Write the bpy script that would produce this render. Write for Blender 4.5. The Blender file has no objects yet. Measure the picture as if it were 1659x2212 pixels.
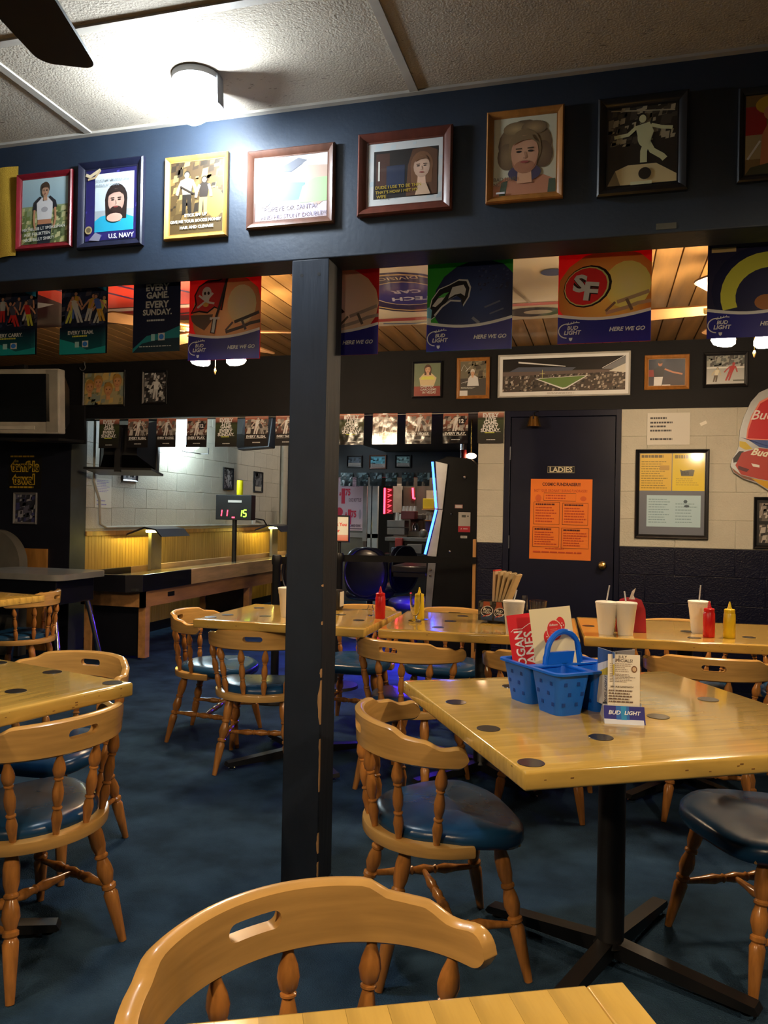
import bpy, bmesh, math, random
from mathutils import Vector, Matrix, Euler
random.seed(7)
PI = math.pi
SC = bpy.context.scene
COL = SC.collection

# ------------------------------------------------------------------ camera
FPX, CX, CY, EYE = 1710.0, 829.5, 1106.0, 1.29
YAW, PITCH, ROLL = math.radians(-15.53), math.radians(0.2), math.radians(1.06)
fw = Vector((math.sin(YAW)*math.cos(PITCH), math.cos(YAW)*math.cos(PITCH), math.sin(PITCH)))
rt0 = Vector((math.cos(YAW), -math.sin(YAW), 0)); up0 = rt0.cross(fw)
rt = math.cos(ROLL)*rt0 + math.sin(ROLL)*up0
up = -math.sin(ROLL)*rt0 + math.cos(ROLL)*up0
cam_d = bpy.data.cameras.new('camera'); cam = bpy.data.objects.new('camera', cam_d); COL.objects.link(cam)
cam.matrix_world = Matrix(((rt.x, up.x, -fw.x, 0), (rt.y, up.y, -fw.y, 0), (rt.z, up.z, -fw.z, EYE), (0, 0, 0, 1)))
cam_d.sensor_fit = 'VERTICAL'; cam_d.sensor_height = 36.0; cam_d.lens = 36.0*FPX/2212.0
cam_d.clip_start = 0.02; cam_d.clip_end = 60
SC.camera = cam
# ------------------------------------------------------------------ world, exposure
W = bpy.data.worlds.new('night'); SC.world = W; W.use_nodes = True
W.node_tree.nodes['Background'].inputs[0].default_value = (0.9, 0.8, 0.65, 1)
W.node_tree.nodes['Background'].inputs[1].default_value = 0.006
SC.view_settings.view_transform = 'Standard'; SC.view_settings.look = 'None'
SC.view_settings.exposure = 0.0; SC.view_settings.gamma = 1.0; SC.view_settings.use_curve_mapping = False
SC.cycles.max_bounces = 5; SC.cycles.diffuse_bounces = 2; SC.cycles.glossy_bounces = 2
SC.cycles.use_adaptive_sampling = True; SC.cycles.adaptive_threshold = 0.12; SC.cycles.light_sampling_threshold = 0.03
SC.cycles.transmission_bounces = 5; SC.cycles.transparent_max_bounces = 6
SC.cycles.caustics_reflective = False; SC.cycles.caustics_refractive = False
SC.cycles.sample_clamp_indirect = 4.0
COOL = (0.82, 0.92, 1.0); WARM = (1.0, 0.76, 0.49); WARM2 = (1.0, 0.62, 0.28)
P_DOME, P_FAN, P_PEND, P_FLUO = 46, 23, 82, 60      # lamp powers in watts

# ------------------------------------------------------------------ photo pixel -> place in the room
def ray(x, y): return fw + rt*((x-CX)/FPX) - up*((y-CY)/FPX)
def onD(x, y, D): d = ray(x, y); return Vector((0, 0, EYE)) + d*(D/d.y)
def onZ(x, y, z): d = ray(x, y); return Vector((0, 0, EYE)) + d*((z-EYE)/d.z)
def onX(x, y, X): d = ray(x, y); return Vector((0, 0, EYE)) + d*(X/d.x)
def rectD(L, R, T, B, D):
    ym, xm = (T+B)/2, (L+R)/2
    return onD(L, ym, D).x, onD(R, ym, D).x, onD(xm, B, D).z, onD(xm, T, D).z
def rectX(L, R, T, B, X):
    ym, xm = (T+B)/2, (L+R)/2
    return onX(L, ym, X).y, onX(R, ym, X).y, onX(xm, B, X).z, onX(xm, T, X).z

# ------------------------------------------------------------------ materials
MATS = {}
def mat(name, col, rough=0.5, metal=0.0, spec=0.5, coat=0.0, bump=None, var=0.12, vscale=6.0, emit=None, estr=0.0, alpha=1.0, trans=0.0, grain=None, attr=False, ior=1.45, oi=False, thin=0.0, fissure=None):
    if name in MATS: return MATS[name]
    m = bpy.data.materials.new(name); m.use_nodes = True; MATS[name] = m
    nt = m.node_tree; N = nt.nodes; L = nt.links; b = N['Principled BSDF']
    b.inputs['Roughness'].default_value = rough; b.inputs['Metallic'].default_value = metal
    b.inputs['Specular IOR Level'].default_value = spec; b.inputs['Coat Weight'].default_value = coat
    b.inputs['Coat Roughness'].default_value = 0.08; b.inputs['IOR'].default_value = ior
    b.inputs['Transmission Weight'].default_value = trans; b.inputs['Alpha'].default_value = alpha
    tc = N.new('ShaderNodeTexCoord')
    def vec(scale):
        mp = N.new('ShaderNodeMapping'); L.new(tc.outputs['Object'], mp.inputs[0]); mp.inputs['Scale'].default_value = scale; return mp.outputs[0]
    if attr:
        a = N.new('ShaderNodeAttribute'); a.attribute_name = 'Col'; base = a.outputs['Color']
        L.new(base, b.inputs['Base Color'])
    else:
        nz = N.new('ShaderNodeTexNoise'); nz.inputs['Detail'].default_value = 4
        sc = grain if grain else (vscale,)*3
        L.new(vec(sc), nz.inputs['Vector']); nz.inputs['Scale'].default_value = 1.0
        rp = N.new('ShaderNodeValToRGB')
        c = Vector(col[:3]); d = c*(1-var*1.6); l = c*(1+var)
        rp.color_ramp.elements[0].position = 0.3; rp.color_ramp.elements[1].position = 0.7
        rp.color_ramp.elements[0].color = (*d, 1); rp.color_ramp.elements[1].color = (*[min(1, x) for x in l], 1)
        L.new(nz.outputs[0], rp.inputs[0]); out = rp.outputs[0]
        if oi:
            o = N.new('ShaderNodeObjectInfo'); hs = N.new('ShaderNodeHueSaturation'); mr = N.new('ShaderNodeMapRange')
            mr.inputs['To Min'].default_value = 1-oi; mr.inputs['To Max'].default_value = 1+oi*0.6
            L.new(o.outputs['Random'], mr.inputs[0]); L.new(mr.outputs[0], hs.inputs['Value']); L.new(out, hs.inputs['Color']); out = hs.outputs[0]
        if fissure:
            nf = N.new('ShaderNodeTexNoise'); nf.inputs['Scale'].default_value = 1.0; nf.inputs['Detail'].default_value = 1.5; L.new(vec(fissure), nf.inputs['Vector'])
            rf = N.new('ShaderNodeValToRGB'); rf.color_ramp.elements[0].position = 0.27; rf.color_ramp.elements[0].color = (.45, .44, .43, 1); rf.color_ramp.elements[1].position = 0.31; rf.color_ramp.elements[1].color = (1, 1, 1, 1)
            ml = N.new('ShaderNodeMix'); ml.data_type = 'RGBA'; ml.blend_type = 'MULTIPLY'; ml.inputs[0].default_value = 1.0
            L.new(nf.outputs[0], rf.inputs[0]); L.new(out, ml.inputs[6]); L.new(rf.outputs[0], ml.inputs[7]); out = ml.outputs[2]
        L.new(out, b.inputs['Base Color'])
    if bump:
        s, st = bump[0], bump[1]
        nb = N.new('ShaderNodeTexNoise'); nb.inputs['Scale'].default_value = 1.0; nb.inputs['Detail'].default_value = bump[2] if len(bump) > 2 else 3
        L.new(vec((s,)*3 if not isinstance(s, tuple) else s), nb.inputs['Vector'])
        bp = N.new('ShaderNodeBump'); bp.inputs['Strength'].default_value = st; bp.inputs['Distance'].default_value = 0.01
        L.new(nb.outputs[0], bp.inputs['Height']); L.new(bp.outputs[0], b.inputs['Normal'])
    if thin:
        tr = N.new('ShaderNodeBsdfTranslucent'); mx = N.new('ShaderNodeMixShader'); mx.inputs[0].default_value = thin; L.new(base, tr.inputs[0])
        L.new(b.outputs[0], mx.inputs[1]); L.new(tr.outputs[0], mx.inputs[2]); L.new(mx.outputs[0], N['Material Output'].inputs[0])
    if emit:
        b.inputs['Emission Color'].default_value = (*emit, 1); b.inputs['Emission Strength'].default_value = estr
    return m

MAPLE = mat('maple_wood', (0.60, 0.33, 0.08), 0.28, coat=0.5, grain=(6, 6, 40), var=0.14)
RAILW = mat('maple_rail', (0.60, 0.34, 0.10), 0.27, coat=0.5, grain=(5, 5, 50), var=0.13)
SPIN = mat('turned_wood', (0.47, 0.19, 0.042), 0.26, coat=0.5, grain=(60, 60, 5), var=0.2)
BUTCH = mat('butcher_block', (0.66, 0.42, 0.095), 0.17, coat=0.8, grain=(4, 45, 20), var=0.13, oi=0.1)
VINYL = mat('blue_vinyl', (0.011, 0.058, 0.145), 0.27, bump=(35, 0.05))
BLACKM = mat('black_metal', (0.008, 0.008, 0.009), 0.42)
BLACKP = mat('black_plastic', (0.010, 0.010, 0.011), 0.35)
CHROME = mat('chrome', (0.7, 0.7, 0.72), 0.15, metal=1.0)
BRASS = mat('brass', (0.55, 0.36, 0.12), 0.25, metal=1.0)
SILVER = mat('silver_plastic', (0.34, 0.32, 0.27), 0.38)
CARPET = mat('blue_carpet', (0.026, 0.058, 0.105), 0.95, spec=0.1, bump=(220, 0.7), var=0.28, vscale=5)
NAVYW = mat('navy_painted_wall', (0.015, 0.027, 0.048), 0.52, spec=0.6, bump=(60, 0.08), var=0.1)
BLACKW = mat('black_painted_wall', (0.0065, 0.0065, 0.008), 0.65, spec=0.3, bump=(60, 0.08))
POSTM = mat('slate_paint', (0.012, 0.018, 0.030), 0.6, spec=0.25, bump=((30, 30, 4), 0.25))
WHITEB = mat('cream_block_paint', (0.52, 0.49, 0.40), 0.5, bump=(90, 0.35), var=0.05)
NAVYB = mat('navy_block_paint', (0.004, 0.005, 0.020), 0.3, spec=0.35, bump=(90, 0.3), var=0.1)
DOORM = mat('navy_door_paint', (0.0045, 0.0060, 0.022), 0.36, spec=0.3, var=0.08)
TILE = mat('ceiling_tile', (0.52, 0.46, 0.375), 0.9, spec=0.1, bump=(150, 0.25, 2), var=0.05, fissure=(45, 150, 60))
TBAR = mat('ceiling_grid_metal', (0.50, 0.46, 0.40), 0.5)
PLANKM = mat('ceiling_plank_wood', (0.36, 0.19, 0.058), 0.4, coat=0.2, grain=(10, 1.2, 10), var=0.3, oi=0.15)
OAK = mat('oak_trim', (0.42, 0.20, 0.05), 0.4, coat=0.2, grain=(20, 20, 3), var=0.2)
WAINS = mat('beadboard_wood', (0.50, 0.30, 0.075), 0.5, grain=(20, 20, 2), var=0.15)
SHUFW = mat('shuffleboard_wood', (0.66, 0.42, 0.20), 0.35, coat=0.3, grain=(20, 3, 20), var=0.15)
SHUFA = mat('shuffleboard_frame_wood', (0.50, 0.25, 0.09), 0.4, coat=0.2, grain=(20, 3, 20), var=0.15)
WHITEP = mat('white_paper', (0.72, 0.70, 0.64), 0.7, var=0.03)
FOAM = mat('white_foam', (0.80, 0.77, 0.70), 0.6, bump=(200, 0.1), var=0.03)
REDP = mat('red_plastic', (0.55, 0.012, 0.015), 0.3, var=0.06)
YELP = mat('yellow_plastic', (0.72, 0.52, 0.02), 0.3, var=0.06)
BLUEP = mat('blue_plastic', (0.004, 0.125, 0.68), 0.34, var=0.06)
GLASS = mat('clear_glass', (0.95, 0.95, 0.95), 0.02, trans=1.0, var=0.0)
PINKPL = mat('red_clear_plastic', (0.6, 0.05, 0.08), 0.2, trans=0.35, var=0.05)
PRINT = mat('printed_paper', (1, 1, 1), 0.6, attr=True)
PRINTG = mat('glazed_print', (1, 1, 1), 0.45, attr=True, coat=1.0)
PRINTS = mat('glossy_vinyl_print', (1, 1, 1), 0.28, attr=True, coat=0.35, bump=(4.5, 0.35, 1), thin=0.6)
PRINTW = mat('wrinkled_foil_print', (1, 1, 1), 0.2, attr=True, coat=0.8, bump=(13, 0.9, 1))
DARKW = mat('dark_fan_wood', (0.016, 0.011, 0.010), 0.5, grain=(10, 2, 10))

# ------------------------------------------------------------------ mesh builder
class MB:
    def __init__(s): s.v = []; s.f = []; s.c = []; s.flat = set()
    def add(s, vs, fs, col=None):
        o = len(s.v); s.v += [tuple(v) for v in vs]
        for f in fs: s.f.append([i+o for i in f]); s.c.append(col)
        return s
    def box(s, c, sz, rot=None, bev=0):
        if bev:
            bm = bmesh.new(); bmesh.ops.create_cube(bm, size=1)
            for v in bm.verts: v.co = Vector((v.co.x*sz[0], v.co.y*sz[1], v.co.z*sz[2]))
            bmesh.ops.bevel(bm, geom=bm.edges[:], offset=bev, segments=2, profile=0.5, affect='EDGES')
            bm.normal_update()
            for i, f in enumerate(bm.faces):
                if max(abs(c_) for c_ in f.normal) > .999: s.flat.add(len(s.f)+i)
            bm.verts.index_update(); vs = [v.co.copy() for v in bm.verts]; fs = [[v.index for v in f.verts] for f in bm.faces]; bm.free()
        else:
            x, y, z = sz[0]/2, sz[1]/2, sz[2]/2
            vs = [Vector(p) for p in ((-x, -y, -z), (x, -y, -z), (x, y, -z), (-x, y, -z), (-x, -y, z), (x, -y, z), (x, y, z), (-x, y, z))]
            fs = [[0, 3, 2, 1], [4, 5, 6, 7], [0, 1, 5, 4], [1, 2, 6, 5], [2, 3, 7, 6], [3, 0, 4, 7]]
        if rot: R = Euler(rot).to_matrix(); vs = [R @ v for v in vs]
        return s.add([v+Vector(c) for v in vs], fs)
    def box2(s, a, b, bev=0):
        a = Vector(a); b = Vector(b); return s.box((a+b)/2, [abs(q) for q in (b-a)], None, bev)
    def lathe(s, p, q, prof, n=12, cap=True):      # prof: (t along p->q, radius)
        p = Vector(p); q = Vector(q); d = q-p; w = d.normalized()
        a = w.cross(Vector((0, 0, 1)) if abs(w.z) < .9 else Vector((1, 0, 0))).normalized(); b = w.cross(a)
        vs = []; fs = []
        for t, r in prof:
            for k in range(n):
                an = 2*PI*k/n; vs.append(p+d*t+(a*math.cos(an)+b*math.sin(an))*r)
        for i in range(len(prof)-1):
            for k in range(n):
                k2 = (k+1) % n; fs.append([i*n+k, (i+1)*n+k, (i+1)*n+k2, i*n+k2])
        if cap:
            fs.append(list(range(n))); fs.append([(len(prof)-1)*n+k for k in range(n-1, -1, -1)])
        return s.add(vs, fs)
    def cyl(s, p, q, r, n=14): return s.lathe(p, q, [(0, r), (1, r)], n)
    def tube(s, pts, r, n=8, closed=False):
        pts = [Vector(p) for p in pts]; vs = []; fs = []; m = len(pts); ref = None
        for i, p in enumerate(pts):
            t = (pts[(i+1) % m]-pts[i-1]) if closed else (pts[min(i+1, m-1)]-pts[max(i-1, 0)])
            t.normalize()
            if ref is None: ref = t.cross(Vector((0, 0, 1)) if abs(t.z) < .9 else Vector((1, 0, 0))).normalized()
            a = (ref-t*ref.dot(t)).normalized(); ref = a; b = t.cross(a)
            rr = r[i] if isinstance(r, (list, tuple)) else r
            for k in range(n): vs.append(p+(a*math.cos(2*PI*k/n)+b*math.sin(2*PI*k/n))*rr)
        for i in range(m if closed else m-1):
            j = (i+1) % m
            for k in range(n): k2 = (k+1) % n; fs.append([i*n+k, i*n+k2, j*n+k2, j*n+k])
        if not closed: fs += [list(range(n-1, -1, -1)), [(m-1)*n+k for k in range(n)]]
        return s.add(vs, fs)
    def prism(s, poly, d0, d1, ax='y'):            # polygon in the plane across ax, pushed from d0 to d1
        n = len(poly)
        def pt(u, v, d): return {'y': (u, d, v), 'x': (d, u, v), 'z': (u, v, d)}[ax]
        vs = [pt(u, v, d0) for u, v in poly]+[pt(u, v, d1) for u, v in poly]
        fs = [list(range(n)), list(range(2*n-1, n-1, -1))]+[[i, i+n, (i+1) % n+n, (i+1) % n] for i in range(n)]
        return s.add(vs, fs)
    def mesh(s, name, m, smooth=35):
        me = bpy.data.meshes.new(name); me.from_pydata(s.v, [], s.f); me.materials.append(m)
        bm = bmesh.new(); bm.from_mesh(me); bmesh.ops.recalc_face_normals(bm, faces=bm.faces); bm.to_mesh(me); bm.free()
        if smooth:
            me.polygons.foreach_set('use_smooth', [True]*len(me.polygons)); me.set_sharp_from_angle(angle=math.radians(smooth))
            for i in s.flat: me.polygons[i].use_smooth = False
        return me
    def build(s, name, m, parent=None, loc=(0, 0, 0), rot=(0, 0, 0), smooth=35):
        o = bpy.data.objects.new(name, s.mesh(name, m, smooth)); COL.objects.link(o)
        o.location = loc; o.rotation_euler = rot; o.parent = parent
        return o
def obj(name, me, parent=None, loc=(0, 0, 0), rot=(0, 0, 0), scale=(1, 1, 1)):
    o = bpy.data.objects.new(name, me); COL.objects.link(o); o.location = loc; o.rotation_euler = rot; o.scale = scale; o.parent = parent; return o
def tag(o, label, cat, group=None):
    o['label'] = label; o['category'] = cat
    if group: o['group'] = group
    return o
def struct(o): o['kind'] = 'structure'; return o
def thing(name, label, cat, loc=(0, 0, 0), rot=(0, 0, 0), group=None):
    o = bpy.data.objects.new(name, None); COL.objects.link(o); o.location = loc; o.rotation_euler = rot; o.empty_display_size = 0.05
    return tag(o, label, cat, group)
def dup(root, loc, rotz, label, group=None):
    r = root.copy(); COL.objects.link(r); r.location = loc; r.rotation_euler = (0, 0, rotz); r['label'] = label
    if group: r['group'] = group
    for ch in list(root.children):
        c = ch.copy(); COL.objects.link(c); c.parent = r
        for g in list(ch.children):
            d = g.copy(); COL.objects.link(d); d.parent = c
    return r
def light(name, kind, loc, power, col, parent=None, **k):
    d = bpy.data.lights.new(name, kind); d.energy = power; d.color = col
    for a, v in k.items():
        if a != 'rot': setattr(d, a, v)
    o = bpy.data.objects.new(name, d); COL.objects.link(o); o.location = loc; o.parent = parent
    if 'rot' in k: o.rotation_euler = k['rot']
    return o
def glow(name, col, s): return mat(name, col, 0.4, emit=col, estr=s, var=0.0)

# ------------------------------------------------------------------ prints: flat ink layers on a thin sheet, facing -Y
GC = {}
def glyphs(body, shear=0.0, bold=0.0):
    key = (body, shear, bold)
    if key in GC: return GC[key]
    cu = bpy.data.curves.new('txt', 'FONT'); cu.body = body; cu.shear = shear; cu.offset = bold; cu.resolution_u = 2; cu.size = 1
    o = bpy.data.objects.new('txt', cu); COL.objects.link(o)
    dg = bpy.context.evaluated_depsgraph_get(); me = bpy.data.meshes.new_from_object(o.evaluated_get(dg))
    vs = [(v.co.x, v.co.y) for v in me.vertices]; fs = [list(p.vertices) for p in me.polygons]
    bpy.data.objects.remove(o); bpy.data.curves.remove(cu); bpy.data.meshes.remove(me)
    if not vs: vs = [(0, 0)]
    x0 = min(v[0] for v in vs); x1 = max(v[0] for v in vs); y0 = min(v[1] for v in vs); y1 = max(v[1] for v in vs)
    GC[key] = ([(x-x0, y-y0) for x, y in vs], fs, max(x1-x0, 1e-6), max(y1-y0, 1e-6)); return GC[key]
EPS = 0.00022
class Print:
    """u,v run 0..1 over the sheet (v up)."""
    def __init__(s, w, h, base, thick=0.0015):
        s.w, s.h = w, h; s.clip = True; s.v = []; s.f = []; s.c = []; s.k = 0
        x, z = w/2, h/2; t = thick
        vs = [(-x, 0, -z), (x, 0, -z), (x, 0, z), (-x, 0, z), (-x, t, -z), (x, t, -z), (x, t, z), (-x, t, z)]
        for f in ([0, 1, 2, 3], [7, 6, 5, 4], [4, 5, 1, 0], [5, 6, 2, 1], [6, 7, 3, 2], [7, 4, 0, 3]): s.f.append(f); s.c.append([base]*4)
        s.v += vs
    def pt(s, u, v): return ((u-.5)*s.w, -EPS*s.k, (v-.5)*s.h)
    def raw(s, uvs, fs, cols):
        o = len(s.v); s.v += [s.pt(*((min(1, max(0, a)), min(1, max(0, c))) if s.clip else (a, c))) for a, c in uvs]
        for f in fs: s.f.append([i+o for i in f]); s.c.append([cols[i] for i in f])
    def poly(s, pts, col): s.k += 1; s.raw(pts, [list(range(len(pts)))], [col]*len(pts)); return s
    def rect(s, u0, v0, u1, v1, col, top=None):
        s.k += 1; t = top or col; s.raw([(u0, v0), (u1, v0), (u1, v1), (u0, v1)], [[0, 1, 2, 3]], [col, col, t, t]); return s
    def ell(s, u, v, ru, rv, col, mid=None, n=18, a0=0, a1=360, rot=0):
        s.k += 1; cr, sr = math.cos(rot), math.sin(rot); asp = s.w/s.h
        pts = [(u, v)]; full = (a1-a0) >= 360; m = n if full else n+1
        for i in range(m):
            a = math.radians(a0+(a1-a0)*i/n); x, y = ru*math.cos(a)*s.w, rv*math.sin(a)*s.h
            pts.append((u+(x*cr-y*sr)/s.w, v+(x*sr+y*cr)/s.h))
        fs = [[0, i, i+1] for i in range(1, m)]
        if full: fs.append([0, m, 1])
        s.raw(pts, fs, [mid or col]+[col]*m); return s
    def line(s, pts, wd, col):                      # wd in metres
        s.k += 1; q = [Vector(((u-.5)*s.w, (v-.5)*s.h)) for u, v in pts]; uv = []; fs = []
        for i, p in enumerate(q):
            t = (q[min(i+1, len(q)-1)]-q[max(i-1, 0)]); t = t.normalized() if t.length else Vector((1, 0)); n = Vector((-t.y, t.x))*wd/2
            for e in (p+n, p-n): uv.append((e.x/s.w+.5, e.y/s.h+.5))
        for i in range(len(q)-1): fs.append([2*i, 2*i+1, 2*i+3, 2*i+2])
        s.raw(uv, fs, [col]*len(uv)); return s
    def frame(s, u0, v0, u1, v1, wd, col):
        return s.line([(u0, v0), (u1, v0), (u1, v1), (u0, v1), (u0, v0)], wd, col)
    def text(s, body, u, v, width, col, height=None, shear=0.0, bold=0.012, rot=0.0, anchor=0.5, flip=False):
        """width in sheet fractions (None: keep shape); u,v the centre"""
        vs, fs, gw, gh = glyphs(body, shear, bold); s.k += 1
        if width is None: sy = height*s.h/gh; sx = sy
        else:
            sx = width*s.w/gw; sy = height*s.h/gh if height else sx
        cr, sr = math.cos(rot), math.sin(rot); out = []
        for x, y in vs:
            x = (x-gw*anchor)*sx; y = (y-gh/2)*sy
            if flip: x, y = -x, -y
            out.append((u+(x*cr-y*sr)/s.w, v+(x*sr+y*cr)/s.h))
        s.raw(out, fs, [col]*len(out)); return s
    def dashes(s, u0, v0, u1, v1, rows, col, fill=0.5, rnd=None):   # lines of print too small to read
        s.k += 1; r = rnd or random.Random(rows*31+int(u0*97)); dv = (v1-v0)/rows
        for i in range(rows):
            v = v1-dv*(i+.5); u = u0; e = u1-(u1-u0)*r.random()*.35
            while u < e:
                l = (u1-u0)*(.04+.1*r.random()); q = min(u+l, e)
                s.raw([(u, v-dv*fill/2), (q, v-dv*fill/2), (q, v+dv*fill/2), (u, v+dv*fill/2)], [[0, 1, 2, 3]], [col]*4); u = q+(u1-u0)*.02
        return s
    def crowd(s, u0, v0, u1, v1, n, cols, sz, seed=1):
        s.k += 1; r = random.Random(seed)
        for i in range(n):
            u = u0+(u1-u0)*r.random(); v = v0+(v1-v0)*r.random(); a = sz*(.5+r.random()); b = a*s.w/s.h*(.6+.8*r.random()); c = r.choice(cols)
            q = [(u-a, v-b), (u+a*.8, v-b*.7), (u+a, v+b), (u-a*.6, v+b*.8)]
            q = [(min(max(x, u0), u1), min(max(y, v0), v1)) for x, y in q]
            s.raw(q, [[0, 1, 2, 3]], [c]*4)
            if i % 12 == 11: s.k += .2
        return s
    def person(s, u, v, hgt, skin, shirt, pants, hair, lean=0.0, arms=0.4):   # small standing figure, v = feet
        h = hgt; w = h*s.h/s.w*.13; L = lambda t: u+lean*t*h*s.h/s.w
        s.poly([(L(0)-w*.9, v), (L(0)-w*.2, v), (L(.45), v+h*.42), (L(0)+w*.3, v), (L(0)+w, v), (L(.5)+w*.9, v+h*.5), (L(.5)-w*.9, v+h*.5)], pants)
        s.poly([(L(.48)-w*.85, v+h*.46), (L(.48)+w*.85, v+h*.46), (L(.82)+w*1.15, v+h*.8), (L(.86), v+h*.86), (L(.82)-w*1.15, v+h*.8)], shirt)
        s.line([(L(.8)-w*1.0, v+h*.79), (L(.6)-w*(1.2+arms), v+h*.6), (L(.5)-w*(1+2*arms), v+h*.46)], w*.55*s.w, skin)
        s.line([(L(.8)+w*1.0, v+h*.79), (L(.6)+w*(1.2+arms), v+h*.6), (L(.5)+w*(1+2*arms), v+h*.46)], w*.55*s.w, skin)
        s.ell(L(.93), v+h*.925, w*.62, h*.09, hair); s.ell(L(.93), v+h*.91, w*.5, h*.07, skin); return s
    gain = 1.0
    def build(s, name, m=None, parent=None, loc=(0, 0, 0), rot=(0, 0, 0)):
        me = bpy.data.meshes.new(name); me.from_pydata(s.v, [], s.f); me.materials.append(m or PRINT); g = s.gain
        ca = me.color_attributes.new('Col', 'FLOAT_COLOR', 'CORNER'); flat = []
        for cs in s.c:
            for c in cs: flat += [min(.82, c[0]*g), min(.82, c[1]*g), min(.82, c[2]*g), 1.0]
        ca.data.foreach_set('color', flat)
        o = bpy.data.objects.new(name, me); COL.objects.link(o); o.location = loc; o.rotation_euler = rot; o.parent = parent; return o
def G(r, g=None, b=None):      # sRGB 0-255 -> linear
    if g is None: g = b = r
    f = lambda x: ((x/255)/12.92 if x <= 10 else (((x/255)+.055)/1.055)**2.4)
    return (f(r), f(g), f(b))

def frame_mesh(w, h, fw_, dep, m, inner=0.4):
    b = MB(); prof = [(0, 0), (0, dep*.75), (fw_*.18, dep), (fw_*.55, dep*.8), (fw_*.85, dep*inner), (fw_, dep*inner), (fw_, 0)]
    vs = []; fs = []; n = len(prof)
    for sx, sz in ((-1, -1), (1, -1), (1, 1), (-1, 1)):
        for i, d in prof: vs.append((sx*(w/2-i), -d, sz*(h/2-i)))
    for c in range(4):
        e = (c+1) % 4
        for k in range(n-1): fs.append([c*n+k, c*n+k+1, e*n+k+1, e*n+k])
    b.add(vs, fs); return b.mesh('frame', m, 25)
def picture(name, label, cat, rect, D, fm, fw_, dep, draw, base=(.5, .5, .5), pm=None, axis='D', group=None, mat_w=0.0, matc=(.6, .58, .5), hang=0.0, gain=1.0):
    """framed picture hung on the plane y = D (or x = D): frame and print are its parts"""
    a0, a1, z0, z1 = rect; w, h = a1-a0, z1-z0
    loc = ((a0+a1)/2, D-.002, (z0+z1)/2) if axis == 'D' else (D+.002, (a0+a1)/2, (z0+z1)/2)
    t = thing(name, label, cat, loc, (0, hang, 0 if axis == 'D' else PI/2), group)
    obj('frame', frame_mesh(w, h, fw_, dep, fm), t)
    p = Print(w-2*fw_*.9, h-2*fw_*.9, matc if mat_w else base)
    p.gain = gain; draw(p); p.build('print', pm or PRINTG, t, (0, -dep*.3, 0)); return t
def sheet(name, label, cat, rect, D, draw, base, m=None, axis='D', group=None, off=0.003, rot=0.0, lean=0.0, gain=1.0):
    a0, a1, z0, z1 = rect
    loc = ((a0+a1)/2, D-off, (z0+z1)/2) if axis == 'D' else (D+off, (a0+a1)/2, (z0+z1)/2)
    p = Print(a1-a0, z1-z0, base); p.gain = gain; draw(p)
    return tag(p.build(name, m, None, loc, (lean, rot, 0 if axis == 'D' else PI/2)), label, cat, group)
# ================================================================== the setting
DH, DHB, ZHB, ZC = 2.55, 2.70, 2.165, 2.69        # header beam: front, back, underside; main ceiling
DW, Z2, ZOP, XL = 6.12, 2.60, 2.105, -4.64        # door wall, plank ceiling, opening top, side wall of the back room
XOR = onD(1031, 1000, DW).x                        # right side of the opening
ZWB = onD(1086, 1173, DW).z                        # where cream blocks change to navy
b = MB(); b.box2((-8, -3, -.1), (4, 14, 0)); struct(b.build('floor', CARPET, smooth=0))
b = MB(); b.box2((-6, -3, ZC+.03), (3.4, DHB, ZC+.1)); ceil = struct(b.build('ceiling', TILE, smooth=0))
gx0, gy0, gw, gd = -1.87, 1.98, 1.243, 0.60
tm = {}
def tilemesh(w, d):
    k = (round(w, 3), round(d, 3))
    if k not in tm: b = MB(); b.box((0, 0, 0), (w-.012, d-.012, .018), bev=.003); tm[k] = b.mesh('ceiling_tile', TILE)
    return tm[k]
gxs = [gx0+gw*k for k in range(-3, 5)]; gys = [DH]+[gy0-gd*k for k in range(0, 9)]
for i in range(len(gxs)-1):
    for j in range(len(gys)-1):
        w = gw; d = gys[j]-gys[j+1]
        obj('ceiling_tile', tilemesh(w, d), ceil, (gxs[i]+w/2, gys[j+1]+d/2, ZC+.012))
for x in gxs:
    b = MB(); b.box2((x-.014, gys[-1], ZC-.004), (x+.014, DH, ZC+.006)); b.build('grid_bar', TBAR, ceil, smooth=0)
for y in gys[1:]:
    b = MB(); b.box2((gxs[0], y-.014, ZC-.004), (gxs[-1], y+.014, ZC+.006)); b.build('grid_bar', TBAR, ceil, smooth=0)
b = MB(); b.box2((gxs[0], DH-.022, ZC-.006), (gxs[-1], DH-.0005, ZC+.004)); b.build('wall_angle', TBAR, ceil, smooth=0)
# header beam wall between the two rooms
b = MB(); b.box2((-6, DH, ZHB), (3.4, DHB, ZC+.1), bev=.004); struct(b.build('wall_header', NAVYW))
# outer shell of the two front rooms
def wallbox(name, a, c, m): b = MB(); b.box2(a, c); return struct(b.build(name, m, smooth=0))
wallbox('wall_left', (-6.12, -3, 0), (-6, DW, ZC+.1), NAVYW)
wallbox('wall_right', (3.4, -3, 0), (3.52, DW+.2, ZC+.1), NAVYW)
wallbox('wall_front', (-6, -3.12, 0), (3.4, -3, ZC+.1), NAVYW)
# plank ceiling of the second room
b = MB(); b.box2((-6, DHB, Z2+.016), (3.4, DW, Z2+.09)); ceil2 = struct(b.build('ceiling', PLANKM, smooth=0))
pw = 0.127; b = MB(); b.box((0, 0, 0), (pw-.006, DW-DHB, .014), bev=.003); pm_ = b.mesh('plank', PLANKM)
for k in range(int(9.4/pw)): obj('plank', pm_, ceil2, (-6+pw*(k+.5), (DHB+DW)/2, Z2+.008))
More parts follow.
